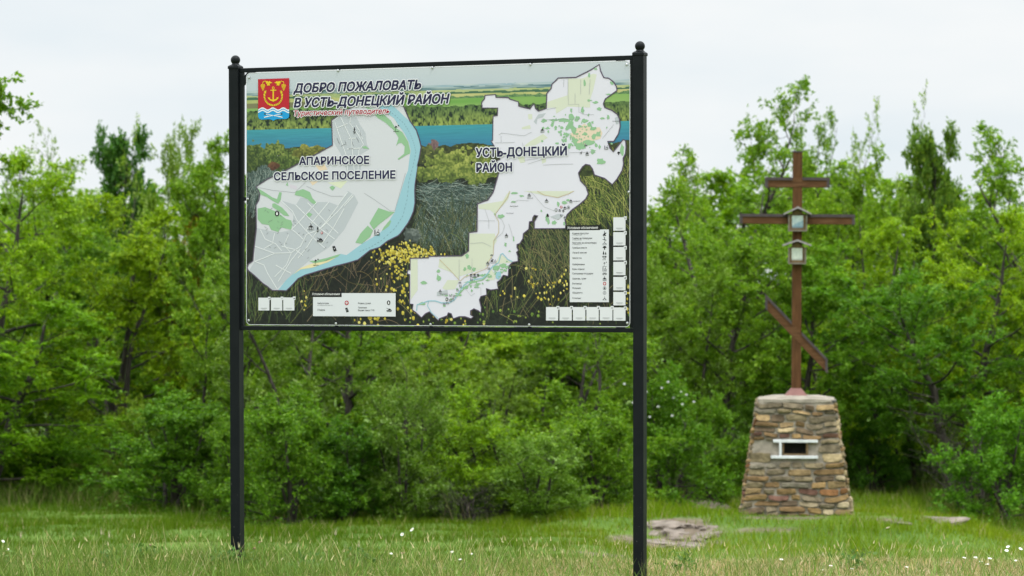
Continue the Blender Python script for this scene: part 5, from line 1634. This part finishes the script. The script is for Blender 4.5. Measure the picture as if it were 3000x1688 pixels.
for (x, y) in ((1570, 965), (1592, 1012), (1612, 1020), (1625, 985), (1655, 1022), (1664, 975), (1694, 1000), (1702, 1005), (1712, 985), (1726, 992), (1716, 1016), (1745, 1010), (1634, 1048), (1690, 1045), (1680, 960)):
    m = MB()
    c_ = at(x * DISP, y * DISP, 39.25 + (x * 7 % 5) * 0.09)
    a0 = (x * 1.7) % 6.28
    for k in range(5):
        t_ = a0 + k * 1.2566
        dv = Vector((math.cos(t_), -0.25, math.sin(t_) * .8)); nv = Vector((-math.sin(t_), 0, math.cos(t_) * .8))
        m.add([c_, c_ + dv * .013 + nv * .008, c_ + dv * .022 + Vector((0, -.006, 0)), c_ + dv * .013 - nv * .008], [(0, 1, 2, 3)])
    o = m.build("flower", M_DAISY, None)
    o.parent = rose
    o.matrix_parent_inverse = (Matrix.Translation(rose.location) @ rose.rotation_euler.to_matrix().to_4x4() @ Matrix.Diagonal((*rose.scale, 1))).inverted()
for a in (("bare", "dead_bush", "grey leafless bush low at the meadow's edge under the middle of the panel", "dead bush", 1165, 35.9, 1200, 90, (1, 1, 1)),
          ("bare", "dead_bush", "grey leafless bush under the dark forking tree on the right", "dead bush", 2410, 41.2, 1000, 110, (1, 1, 1)),
          ("bare", "dead_bush", "dry twiggy bush behind the right post", "dead bush", 1690, 41.0, 1080, 90, (1, 1, 1))):
    plant(*a, group="dead bushes")

# a bough reaching in from a tree left of the picture
g_ = np.random.default_rng(77)
V_, F_ = [], []
bx, by = -8.9, 35.0
bz = gz(bx, by)
tp = np.array([[bx + .05 * k, by, bz - .2 + k * .62] for k in range(11)])
tube_np(tp, np.linspace(.15, .04, 11), 8, V_, F_)
tw0, tw1 = [], []
def bough(p0, p1, n_sub):
    n = 7
    pts = np.array([np.array(p0) + (np.array(p1) - np.array(p0)) * k / n + np.array([0, 0, math.sin(k / n * 3.14) * .25]) + g_.normal(0, .03, 3) for k in range(n + 1)])
    tube_np(pts, np.linspace(.04, .006, n + 1), 5, V_, F_)
    for _ in range(n_sub):
        f = g_.uniform(.12, 1) * n
        k = min(int(f), n - 1)
        p = pts[k] + (pts[k + 1] - pts[k]) * (f - k)
        d = unit((pts[k + 1] - pts[k]) * 1.5 + g_.normal(0, .35, 3))
        e = p + d * g_.uniform(.15, .38)
        tube_np(np.array([p, e]), [.007, .003], 3, V_, F_)
        for q in range(5):
            s_ = p + (e - p) * g_.uniform(.1, 1)
            tw0.append(s_); tw1.append(s_ + unit(d + g_.normal(0, .8, 3)) * g_.uniform(.06, .16))
q0 = at(2 * DISP, 238 * DISP, 35.0); q1 = at(44 * DISP, 268 * DISP, 35.1); q2 = at(-10 * DISP, 285 * DISP, 35.0); q3 = at(-4 * DISP, 222 * DISP, 34.9)
bough(tp[9], tuple(q1), 26); bough(tp[8], tuple(q2), 24); bough(tp[9], tuple(q3), 22)
for k_ in range(9):
    a_ = 1.9 + k_ * .45
    bough(tp[5 + k_ % 6], (bx + 1.6 * math.cos(a_), by + 1.8 * math.sin(a_), bz + 4.2 + .45 * k_), 40)
tw0, tw1 = np.array(tw0), np.array(tw1)
idx = np.repeat(np.arange(len(tw0)), 10)
n = len(idx)
ld = unit(unit(tw1 - tw0)[idx] * .5 + g_.normal(0, .7, (n, 3)) + np.array([0, 0, -.2]))
nr = unit(g_.normal(0, .7, (n, 3)) + np.array([0, 0, .8]))
sd = unit(np.cross(ld, nr)); nr = np.cross(sd, ld)
p = tw0[idx] + (tw1 - tw0)[idx] * g_.uniform(.1, 1.1, (n, 1)) + g_.normal(0, .015, (n, 3))
ll = g_.uniform(.05, .095, (n, 1)); lw = ll * .62
lv = np.stack([p, p + ld * ll * .45 + sd * lw * .5 + nr * lw * .15, p + ld * ll, p + ld * ll * .45 - sd * lw * .5 + nr * lw * .15], 1).reshape(-1, 3)
lc = np.repeat(np.array(GREEN[0]) + (np.array(GREEN[1]) - np.array(GREEN[0])) * g_.uniform(0, 1.3, (n, 1)), 4, 0)
bt = empty("maple_tree", (0, 0, 0))
tag(bt, "tree whose leafy bough reaches in high at the left edge against the sky", "tree")
off = np.array([bx, by, bz])
bt.location = (bx, by, bz)
mesh_np("trunk", np.concatenate(V_) - off, np.concatenate(F_), M_BARK, smooth=True, parent=bt)
mesh_np("crown", lv - off, np.arange(n * 4).reshape(-1, 4), M_LEAF, lc, parent=bt)

# the wood behind, one mass of foliage and stems
g_ = np.random.default_rng(31)
WV, WF, WC, TV, TF = [], [], [], [], []
nb_ = 0; nt_ = 0
keys = ["locust", "elm", "elm_b", "locust_b", "pale"]
for i in range(46):
    pr = PROTO[keys[i % 5]]
    Y = g_.uniform(49.5, 62)
    X = -14.5 + 29 * (i + g_.uniform(0, 1)) / 46
    px_d = (X / Y * FPX + CX) / DISP
    top_d = np.interp(px_d, [-400, 100, 560, 700, 1500, 1640, 1760, 1900, 2100, 2300, 2450, 2560, 3000], [430, 455, 430, 400, 400, 500, 470, 400, 390, 430, 560, 440, 440]) + g_.uniform(0, 90)
    zb = gz(X, Y)
    sz = (EYE + (CY - top_d * DISP) / FPX * Y - zb) / pr["H"]
    a = g_.uniform(0, 6.283)
    rot = np.array([[math.cos(a), -math.sin(a), 0], [math.sin(a), math.cos(a), 0], [0, 0, 1]])
    sc = np.array([1.15, 1.15, sz])
    lv_, lf_, lc_ = pr["leaf"]
    q = lv_.reshape(-1, 4, 3)
    sel = g_.random(len(q)) < 0.40
    q = q[sel]
    c_ = q.mean(1, keepdims=True)
    q = (c_ + (q - c_) * 1.55).reshape(-1, 3)
    q = (q * sc) @ rot.T + np.array([X, Y, zb])
    WV.append(q); WF.append(np.arange(len(q)).reshape(-1, 4) + nb_); nb_ += len(q)
    WC.append(np.repeat(lc_.reshape(-1, 4, 3)[sel][:, 0], 4, 0) * np.array([.85, .92, .9]))
    tv, tf = pr["wood"]
    q = (tv * sc) @ rot.T + np.array([X, Y, zb])
    TV.append(q); TF.append(tf + nt_); nt_ += len(q)
wood_root = empty("wood", (0, 50, gz(0, 50)))
tag(wood_root, "dense green wood closing off the view behind the front trees", "wood", None, "stuff")
off = np.array([0, 50, gz(0, 50)])
o = mesh_np("foliage", np.concatenate(WV) - off, np.concatenate(WF), M_LEAF, np.concatenate(WC), parent=wood_root); o["kind"] = "stuff"
o = mesh_np("stems", np.concatenate(TV) - off, np.concatenate(TF), M_BARK, smooth=True, parent=wood_root); o["kind"] = "stuff"

# low growth along the foot of the wood
n = 52000
px_ = g_.uniform(-500, 3300, n)
edge = np.interp(px_ / DISP, [-400, 0, 160, 230, 330, 600, 900, 1300, 1560, 1660, 1850, 2120, 2180, 2440, 2520, 2900], [43.0, 43.0, 43.6, 45.5, 41.0, 37.2, 36.0, 36.6, 40.4, 43.5, 44.0, 43.5, 46.5, 46.0, 40.6, 41.0])
Yd = edge + np.abs(g_.normal(0, 2.6, n)) + hash_noise(px_, px_ * 0, 60, 9) * 0.8
X = (px_ - CX) / FPX * Yd
hgt = (0.18 + 0.75 * hash_noise(X, Yd, 0.9, 17) * sm(0, 2.0, Yd - edge)) * g_.uniform(0, 1, n) ** .7
p = np.stack([X, Yd, ground_z(X, Yd) + hgt], 1)
ld = unit(g_.normal(0, .6, (n, 3)) + np.array([0, 0, .35]))
nr = unit(g_.normal(0, .7, (n, 3)) + np.array([0, -.2, .7]))
sd = unit(np.cross(ld, nr))
ll = g_.uniform(.07, .15, (n, 1)); lw = ll * .5
lv = np.stack([p, p + ld * ll * .5 + sd * lw * .5, p + ld * ll, p + ld * ll * .5 - sd * lw * .5], 1).reshape(-1, 3)
lc = np.repeat(np.array((.030, .072, .007)) + np.array((.042, .070, .007)) * g_.uniform(0, 1, (n, 1)), 4, 0)
o = mesh_np("undergrowth", lv, np.arange(n * 4).reshape(-1, 4), M_LEAF, lc)
tag(o, "low leafy growth along the foot of the wood", "undergrowth", None, "stuff")
# ------------------------------------------------------------------ rocks on the knoll
rrng = random.Random(9)
def rock(px, py, w, h, dz, label, tint=0):
    c = gp(px, py)
    b = bmesh.new()
    bmesh.ops.create_icosphere(b, subdivisions=3, radius=1.0)
    sd_ = rrng.uniform(0, 100)
    for v in b.verts:
        n1 = float(hash_noise(v.co.x + sd_, v.co.y + v.co.z * 1.3, 0.55, 61)) - .5
        n2 = float(hash_noise(v.co.x + sd_, v.co.y - v.co.z, 0.2, 62)) - .5
        k = 1 + n1 * .55 + n2 * .16
        z = max(-0.6, min(0.55 + n2 * .2, v.co.z * k))
        v.co = Vector((v.co.x * k * w, v.co.y * k * h, z * dz))
    me = bpy.data.meshes.new("rock")
    b.to_mesh(me); b.free()
    me.materials.append(M_ROCK)
    o = bpy.data.objects.new("rock", me)
    COL.objects.link(o)
    o.location = (c.x, c.y, c.z - dz * 0.25)
    o.rotation_euler = (R(rrng.uniform(-6, 10)), R(rrng.uniform(-10, 10)), rrng.uniform(-.5, .5))
    tag(o, label, "rock", "rocks bedded in the knoll")
rock(1935, 1540, .20, .34, .12, "pale flat rock highest on the bare slope beside the right post")
rock(1990, 1562, .16, .30, .11, "grey rock in the middle of the bare slope left of the pedestal")
rock(2070, 1566, .20, .30, .10, "broad low rock at the right end of the bare slope, under the grass edge")
rock(1925, 1590, .24, .20, .07, "low rock at the bottom of the bare slope beside the right post")
for i_, (rx_, ry_) in enumerate(((1960, 1562), (2010, 1540), (1978, 1580), (2045, 1582), (2095, 1572), (1950, 1605), (1915, 1565), (2070, 1545))):
    rock(rx_, ry_, rrng.uniform(.08, .16), rrng.uniform(.12, .22), .07, "small brown stone bedded in the bare slope between the right post and the pedestal")
rock(2030, 1598, .20, .20, .06, "small rock low on the bare slope left of the pedestal")
rock(2090, 1487, .42, .22, .06, "flat slab lying against the left foot of the pedestal")
rock(2745, 1528, .36, .22, .07, "pale flat rock lying in the grass far right of the pedestal")
rock(2640, 1532, .16, .14, .05, "small dark stone in the grass right of the pedestal")

# ------------------------------------------------------------------ grass
def blades(x, y, z, h, w, lean, col, g, segs=3, curl=0.6):
    n = len(x)
    a = g.uniform(0, 6.283, n)
    d = np.stack([np.cos(a), np.sin(a), np.zeros(n)], 1)
    fa = g.uniform(0, 6.283, n)
    s = np.stack([np.cos(fa), np.sin(fa), np.zeros(n)], 1)
    base = np.stack([x, y, z - 0.01], 1)
    cu = g.uniform(0.2, 1.0, n) * curl
    out = []
    for k in range(segs + 1):
        t = k / segs
        ww = (w * (1 - t) ** 0.7 + 0.0004)[:, None]
        off = (lean * t + cu * t * t * 0.5)[:, None] * h[:, None] * d
        p = base + off + np.array([0, 0, 1.0]) * (h * (t - 0.22 * cu * t * t))[:, None]
        out += [p - s * ww * .5, p + s * ww * .5]
    V = np.stack(out, 1)
    m = 2 * (segs + 1)
    F = np.concatenate([np.stack([np.arange(n) * m + 2 * k, np.arange(n) * m + 2 * k + 1, np.arange(n) * m + 2 * k + 3, np.arange(n) * m + 2 * k + 2], 1) for k in range(segs)])
    C = np.repeat(col, m, 0)
    return V.reshape(-1, 3), F, C
def pal(g, n, c0, c1):
    t = g.random((n, 1))
    return (np.array(c0) * (1 - t) + np.array(c1) * t) * g.uniform(.75, 1.25, (n, 1))
def join(parts):
    V, F, C, b = [], [], [], 0
    for v, f, c in parts:
        V.append(v); F.append(f + b); C.append(c); b += len(v)
    return np.concatenate(V), np.concatenate(F), np.concatenate(C)
g_ = np.random.default_rng(101)
# meadow behind the verge
parts = []
n = 230000
Y = 27.5 + (g_.random(n) ** 0.8) * 19.5
X = g_.uniform(-1, 1, n) * (0.185 * Y + 1.6)
keep = ((soil(X, Y) < g_.uniform(.1, .9, n)) | (g_.random(n) < .05)) & ~((np.abs(X - PX) < WB + .02) & (np.abs(Y - PY) < WB + .02))
X, Y = X[keep], Y[keep]; n = len(X)
tuft = hash_noise(X, Y, .6, 33) * .65 + hash_noise(X, Y, .22, 34) * .35
dk = np.sqrt(((X - PX) / 1.4) ** 2 + (Y - PY) ** 2)
h = (.035 + .22 * tuft ** 1.9) * g_.uniform(.5, 1.15, n) * (1 + .6 * sm(39, 43, Y) + .35 * (1 - sm(1.6, 3.5, dk))) * (.35 + .65 * sm(.75, 1.3, dk))
c = pal(g_, n, (.095, .172, .010), (.170, .250, .018))
warm = hash_noise(X, Y, 2.2, 36)[:, None]
c = c * (1 + np.array([.35, .12, .1]) * (warm - .4)) * (1 - np.array([.50, .40, .35]) * (1 - sm(-1.2, 2.2, X + .25 * (Y - 34)))[:, None])  # second factor darkens the blades on the left, painting in the trees' shade
c = c * np.array([1.04, 1.0, .6])
c = np.where(g_.random((n, 1)) < .06, pal(g_, n, (.26, .23, .10), (.36, .31, .17)), c)
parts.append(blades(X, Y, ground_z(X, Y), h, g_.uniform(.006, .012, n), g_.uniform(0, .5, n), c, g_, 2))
# taller tussocks near the trees and in the gap on the left
n = 16000
px_ = g_.uniform(-300, 3200, n)
Y = g_.normal(41.5, 1.8, n) - .8 * (px_ / DISP > 650) * (px_ / DISP < 1500) * 2
X = (px_ - CX) / FPX * Y
tn = hash_noise(X, Y, .8, 39)
k = (tn > .45) & (soil(X, Y) < .3) & (np.hypot(X - PX, Y - PY) > 1.5)
X, Y, tn = X[k], Y[k], tn[k]; n = len(X)
parts.append(blades(X, Y, ground_z(X, Y), (.15 + .55 * (tn - .45)) * g_.uniform(.5, 1.3, n) + .05, g_.uniform(.006, .011, n), g_.uniform(0, .5, n), np.where(g_.random((n, 1)) < .3, pal(g_, n, (.20, .19, .08), (.30, .26, .13)), pal(g_, n, (.08, .15, .018), (.13, .20, .03))), g_, 3))
n = 5000                                              # the grassy gap between the trees on the left
X = g_.normal((205 * DISP - CX) / FPX * 44.5, .55, n); Y = g_.uniform(42.5, 47.5, n)
parts.append(blades(X, Y, ground_z(X, Y), g_.uniform(.25, .75, n), g_.uniform(.006, .011, n), g_.uniform(0, .4, n), pal(g_, n, (.12, .17, .03), (.24, .24, .085)), g_, 3))
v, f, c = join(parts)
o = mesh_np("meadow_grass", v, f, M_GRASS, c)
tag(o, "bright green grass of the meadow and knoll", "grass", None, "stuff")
# the verge in front
parts = []
n = 120000
Y = g_.uniform(14.4, 18.5, n); X = g_.uniform(-4.3, 4.3, n)
lush = np.clip(1 - sm(-2.2, .2, X) * .75 + (hash_noise(X, Y, .45, 41) - .5) * .9, 0.05, 1.2)
h = (.035 + .105 * lush * hash_noise(X, Y, .13, 42) ** .8) * g_.uniform(.5, 1.3, n)
dry = g_.random(n) < np.clip(straw(X, Y) * .75 + .03, 0, .85)
c = np.where(dry[:, None], pal(g_, n, (.29, .22, .12), (.50, .41, .25)), pal(g_, n, (.060, .120, .015), (.155, .215, .048)))
h = np.where(dry, h * .62 + .012, h)
parts.append(blades(X, Y, ground_z(X, Y), h, g_.uniform(.0025, .0055, n), np.where(dry, g_.uniform(.2, 1.4, n), g_.uniform(0, .6, n)), c, g_, 3))
n = 26000                                             # cut straw lying flat between the blades
Y = g_.uniform(14.6, 18.2, n); X = g_.uniform(-4.2, 4.2, n)
k = g_.random(n) < straw(X, Y) + .15
X, Y = X[k], Y[k]; n = len(X)
parts.append(blades(X, Y, ground_z(X, Y) + g_.uniform(.005, .035, n), g_.uniform(.03, .09, n) * .25, g_.uniform(.002, .004, n), g_.uniform(2.0, 6.0, n), pal(g_, n, (.36, .275, .17), (.56, .46, .30)), g_, 2, .2))
n = 7000                                              # broader green leaves standing out of it
Y = g_.uniform(15.2, 18.0, n); X = g_.uniform(-4, 4, n)
parts.append(blades(X, Y, ground_z(X, Y), (.05 + .17 * g_.random(n) ** 2.2) * (1 - .15 * sm(-1, 1, X)), g_.uniform(.004, .009, n), g_.uniform(0, .5, n), pal(g_, n, (.09, .18, .03), (.20, .29, .085)), g_, 4, .9))
n = 2600                                              # tall thin stalks
Y = g_.uniform(15.4, 18.0, n); X = g_.uniform(-4, 4, n)
parts.append(blades(X, Y, ground_z(X, Y), g_.uniform(.10, .29, n) * (1 - .2 * sm(-1, 1, X)), g_.uniform(.0022, .0034, n), g_.uniform(0, .5, n), np.where(g_.random((n, 1)) < .4, pal(g_, n, (.34, .30, .16), (.46, .40, .24)), pal(g_, n, (.10, .17, .035), (.19, .25, .075))), g_, 4, .7))
n = 900                                               # seed heads: short fat spikes at the end of thin stalks, still one mass of grass
Y = g_.uniform(15.4, 18.0, n); X = g_.uniform(-4, 4, n); hh = g_.uniform(.08, .20, n) * (1 - .2 * sm(-1, 1, X))
parts.append(blades(X, Y, ground_z(X, Y), hh, np.full(n, .0022), np.full(n, .02), pal(g_, n, (.14, .20, .05), (.3, .3, .13)), g_, 3, .05))
parts.append(blades(X, Y, ground_z(X, Y) + hh * .95, g_.uniform(.018, .045, n), g_.uniform(.006, .010, n), g_.uniform(.1, .5, n), pal(g_, n, (.30, .30, .15), (.48, .42, .26)), g_, 3, .5))
v, f, c = join(parts)
o = mesh_np("verge_grass", v, f, M_GRASS, c)
tag(o, "half-dry grass and cut straw of the verge around the posts", "grass", None, "stuff")
# broad-leaved weeds by the left post
n = 900
cxs = np.array([(-1.60, 16.72), (-1.68, 16.70), (-2.35, 16.6), (-2.2, 17.0), (-.9, 16.9), (1.0, 16.6), (-1.2, 16.5), (2.0, 16.7), (-3.0, 16.7)])
k = g_.integers(0, len(cxs), n)
X = cxs[k, 0] + g_.normal(0, .05, n); Y = cxs[k, 1] + g_.normal(0, .05, n)
p = np.stack([X, Y, ground_z(X, Y) + g_.uniform(0.0, .11, n)], 1)
ld = unit(g_.normal(0, .6, (n, 3)) + np.array([0, 0, .5])); nr = unit(g_.normal(0, .6, (n, 3)) + np.array([0, -.4, .6])); sd = unit(np.cross(ld, nr))
ll = g_.uniform(.018, .045, (n, 1)); lw = ll * .5
lv = np.stack([p, p + ld * ll * .5 + sd * lw * .5, p + ld * ll, p + ld * ll * .5 - sd * lw * .5], 1).reshape(-1, 3)
o = mesh_np("weeds", lv, np.arange(n * 4).reshape(-1, 4), M_GRASS, np.repeat(pal(g_, n, (.06, .14, .03), (.16, .22, .07)), 4, 0))
tag(o, "broad-leaved weeds growing through the verge grass", "weeds", None, "stuff")

# ------------------------------------------------------------------ flowers and ears standing out of the verge
def copy_thing(root, name):
    r = root.copy(); COL.objects.link(r)
    for ch in list(root.children):
        c_ = ch.copy(); COL.objects.link(c_); c_.parent = r
        for gch in list(ch.children):
            d_ = gch.copy(); COL.objects.link(d_); d_.parent = c_
    return r
def head_at(root, px, py, Y, H0, rz, sc=1.0):
    """stand a plant of height H0 so that its head is at the pixel"""
    t_ = at(px, py, Y)
    z = gz(t_.x, Y) - .01
    root.location = (t_.x, Y, z)
    root.scale = (sc, sc, max(.03, t_.z - z) / H0)
    root.rotation_euler = (0, 0, rz)
def stalk(h, bend, r):
    m = MB(); m.tube([(bend * (1 - (1 - k / 6) ** 2) * 0 + bend * ((k / 6) ** 2 - 1), 0, h * k / 6) for k in range(7)], [r * (1 - .35 * k / 6) for k in range(7)], 5); return m
def make_daisy():
    root = empty("daisy", (0, 0, 0))
    stalk(.2, .02, .0014).build("stem", M_STEM, root)
    m = MB()
    T = Matrix.Translation((0, 0, .2)) @ Matrix.Rotation(R(38), 4, "X")
    for k in range(13):
        a = 2 * math.pi * k / 13
        d = Vector((math.cos(a), math.sin(a), 0)); s = Vector((-math.sin(a), math.cos(a), 0))
        m.add([T @ q for q in (d * .003 - s * .0016, d * .003 + s * .0016, d * .0145 + s * .0027 + Vector((0, 0, .0012)), d * .0165 + Vector((0, 0, .0005)), d * .0145 - s * .0027 + Vector((0, 0, .0012)))], [(0, 1, 2, 3, 4)])
    fh = m.build("petals", M_DAISY, root)
    e = MB(); e.lathe([(.0052, 0.0), (.0048, .0022), (.003, .0036)], 10, T); e.build("yellow_disc", M_YEL, root)
    return root
daisy = make_daisy()
DA = [(1207, 1552, 17.0, "tallest white daisy, standing clear of the verge under the middle of the panel", 1.0), (1178, 1566, 17.0, "white daisy just left of the tallest one under the middle of the panel", .85),
      (1146, 1622, 16.8, "low white daisy half sunk in the grass left of the tallest one", .7), (9, 1586, 16.9, "white daisy at the very left edge of the verge", .8), (23, 1610, 16.8, "drooping white daisy low at the left edge of the verge", .7)]
DA += [(x, y, 16.7, "white daisy in the loose row low in the grass left of the right post", .8) for x, y in ((1325, 1617), (1380, 1622), (1348, 1639))]
DA += [(x, y, 16.5 + (x % 7) * .06, "white daisy in the cluster at the right end of the verge", .95) for x, y in ((2949, 1613), (2990, 1608), (2953, 1602), (2858, 1633), (2900, 1636), (2892, 1653), (2976, 1642), (2874, 1645), (2825, 1634), (2778, 1648))]
DA += [(x, y, 16.3 + (x % 5) * .05, "white daisy among the straw between the right post and the pedestal's foot", .85) for x, y in ((2289, 1639), (2496, 1666), (2434, 1657), (2408, 1679), (2656, 1661))]
for i, (x, y, Y, lb, sc) in enumerate(DA):
    r = daisy if i == 0 else copy_thing(daisy, "daisy")
    head_at(r, x, y, Y, .2, (i * 2.1) % 1.6 - .8, sc * .82)
    tag(r, lb, "daisy", "daisies in the verge grass")
def make_yellow():
    root = empty("yellow_flower", (0, 0, 0))
    stalk(.2, -.03, .0013).build("stem", M_STEM, root)
    m = MB()
    yr = random.Random(3)
    for k in range(12):
        c = Vector((yr.gauss(0, .006), yr.gauss(0, .006), .2 + yr.gauss(0, .005)))
        a = yr.uniform(0, 6.28)
        d = Vector((math.cos(a), math.sin(a), .4)) * .007; s = Vector((-math.sin(a), math.cos(a), .2)) * .004
        m.add([c, c + d * .6 + s, c + d * 1.2, c + d * .6 - s], [(0, 1, 2, 3)])
    m.build("petals", M_YEL, root)
    lf = MB()
    for k in range(7):
        z = .06 + .018 * k; a = k * 2.4
        x0 = -.03 * ((z / .2) ** 2 - 1)
        d = Vector((math.cos(a), math.sin(a), .5)) * .022; s = Vector((-math.sin(a), math.cos(a), 0)) * .004
        c = Vector((x0, 0, z)); lf.add([c, c + d * .5 + s, c + d, c + d * .5 - s], [(0, 1, 2, 3)])
    lf.build("leaf", M_STEM, root)
    return root
yf_ = make_yellow()
for i, (x, y, Y, lb) in enumerate(((2510, 1613, 16.8, "tallest yellow flower, standing above the verge in front of the pedestal"), (2526, 1648, 16.6, "yellow flower lower right of the tallest yellow one"), (2596, 1680, 16.2, "yellow flower at the bottom edge of the photo below the pedestal"))):
    r = yf_ if i == 0 else copy_thing(yf_, "yellow_flower")
    head_at(r, x, y, Y, .2, i * .7, 1.0)
    tag(r, lb, "wildflower", "yellow flowers in the verge grass")
def make_ear(name, rad, ln, awn):
    root = empty(name, (0, 0, 0))
    stalk(.2, .03, .0012).build("stem", M_STEM, root)
    m = MB()
    m.lathe([(.0006, 0), (rad, ln * .25), (rad * .95, ln * .55), (rad * .5, ln * .85), (.0006, ln)], 8, Matrix.Translation((0, 0, .198)))
    er = random.Random(5)
    for k in range(26):
        z = .2 + ln * er.uniform(.1, .95); a = er.uniform(0, 6.28)
        d = Vector((math.cos(a) * .35, math.sin(a) * .35, 1)).normalized()
        c = Vector((math.cos(a) * rad * .6, math.sin(a) * rad * .6, z))
        s = Vector((-math.sin(a), math.cos(a), 0)) * .0009
        m.add([c - s, c + s, c + d * awn], [(0, 1, 2)])
    m.build("ear", M_EAR, root)
    return root
ear = make_ear("barley_grass", .0065, .032, .026)
ET = [(983, 1562, 17.0, "largest pale barley ear, standing alone under the left half of the panel"), (61, 1570, 16.9, "barley ear near the left edge of the verge"), (320, 1570, 16.9, "pale barley ear left of the left post, right one of a close pair"), (297, 1560, 17.0, "barley ear left of the left post, left one of a close pair"),
      (873, 1600, 16.9, "reddish barley ear right of the left post"), (1051, 1598, 16.8, "small barley ear right of the largest one"), (2411, 1625, 16.6, "barley ear in front of the left foot of the pedestal"), (700, 1600, 16.6, "barley ear in front of the left post's foot"), (1625, 1610, 16.7, "barley ear a little left of the right post"), (2990, 1660, 16.3, "barley ear at the right end of the verge")]
for i, (x, y, Y, lb) in enumerate(ET):
    r = ear if i == 0 else copy_thing(ear, "barley_grass")
    head_at(r, x, y, Y, .215, i * 1.3, 1.15 if i == 0 else .9)
    tag(r, lb, "wild barley", "wild barley ears in the verge")
def make_clover():
    root = empty("clover", (0, 0, 0))
    stalk(.2, .02, .0013).build("stem", M_STEM, root)
    m = MB(); cr = random.Random(8)
    for k in range(40):
        d = Vector((cr.gauss(0, 1), cr.gauss(0, 1), cr.gauss(0, 1))).normalized()
        s = d.cross(Vector((.3, .2, .9))).normalized() * .0022
        c = Vector((0, 0, .2)) + d * .004
        m.add([c - s, c + s, c + d * .0075 + s * .5, c + d * .0075 - s * .5], [(0, 1, 2, 3)])
    m.build("flower_head", M_CLOV, root)
    return root
clov = make_clover()
for i, (x, y, Y, lb) in enumerate(((759, 1589, 16.8, "taller faded clover head just right of the left post"), (745, 1607, 16.6, "lower faded clover head just right of the left post"), (441, 1597, 16.8, "faded clover head midway between the left edge and the left post"), (1179, 1620, 16.7, "faded clover head below the tallest daisy"))):
    r = clov if i == 0 else copy_thing(clov, "clover")
    head_at(r, x, y, Y, .2, i * 1.1, 1.1)
    tag(r, lb, "clover", "faded clover heads")
# single drooping bud on a thin stem in front of the pedestal
db = empty("drooping_bud", (0, 0, 0))
p_ = at(2580, 1550, 16.9)
zb_ = gz(p_.x, 16.9)
hh = p_.z - zb_
db.location = (p_.x, 16.9, zb_)
m = MB(); m.tube([(-.01, 0, -.01), (-.008, 0, hh * .4), (0, 0, hh * .85), (.012, 0, hh * 1.0), (.03, 0, hh * 1.01)], [.0013, .0012, .001, .0009, .0008], 5); m.build("stem", M_STEM, db)
m = MB(); m.lathe([(.0008, 0), (.005, .007), (.0055, .016), (.0005, .030)], 8, Matrix.Translation((.030, 0, hh * 1.01)) @ Matrix.Rotation(R(68), 4, "Y")); m.build("bud", M_EAR, db, smooth=True)
tag(db, "single bud bent over on a tall thin stem in front of the pedestal", "wildflower")
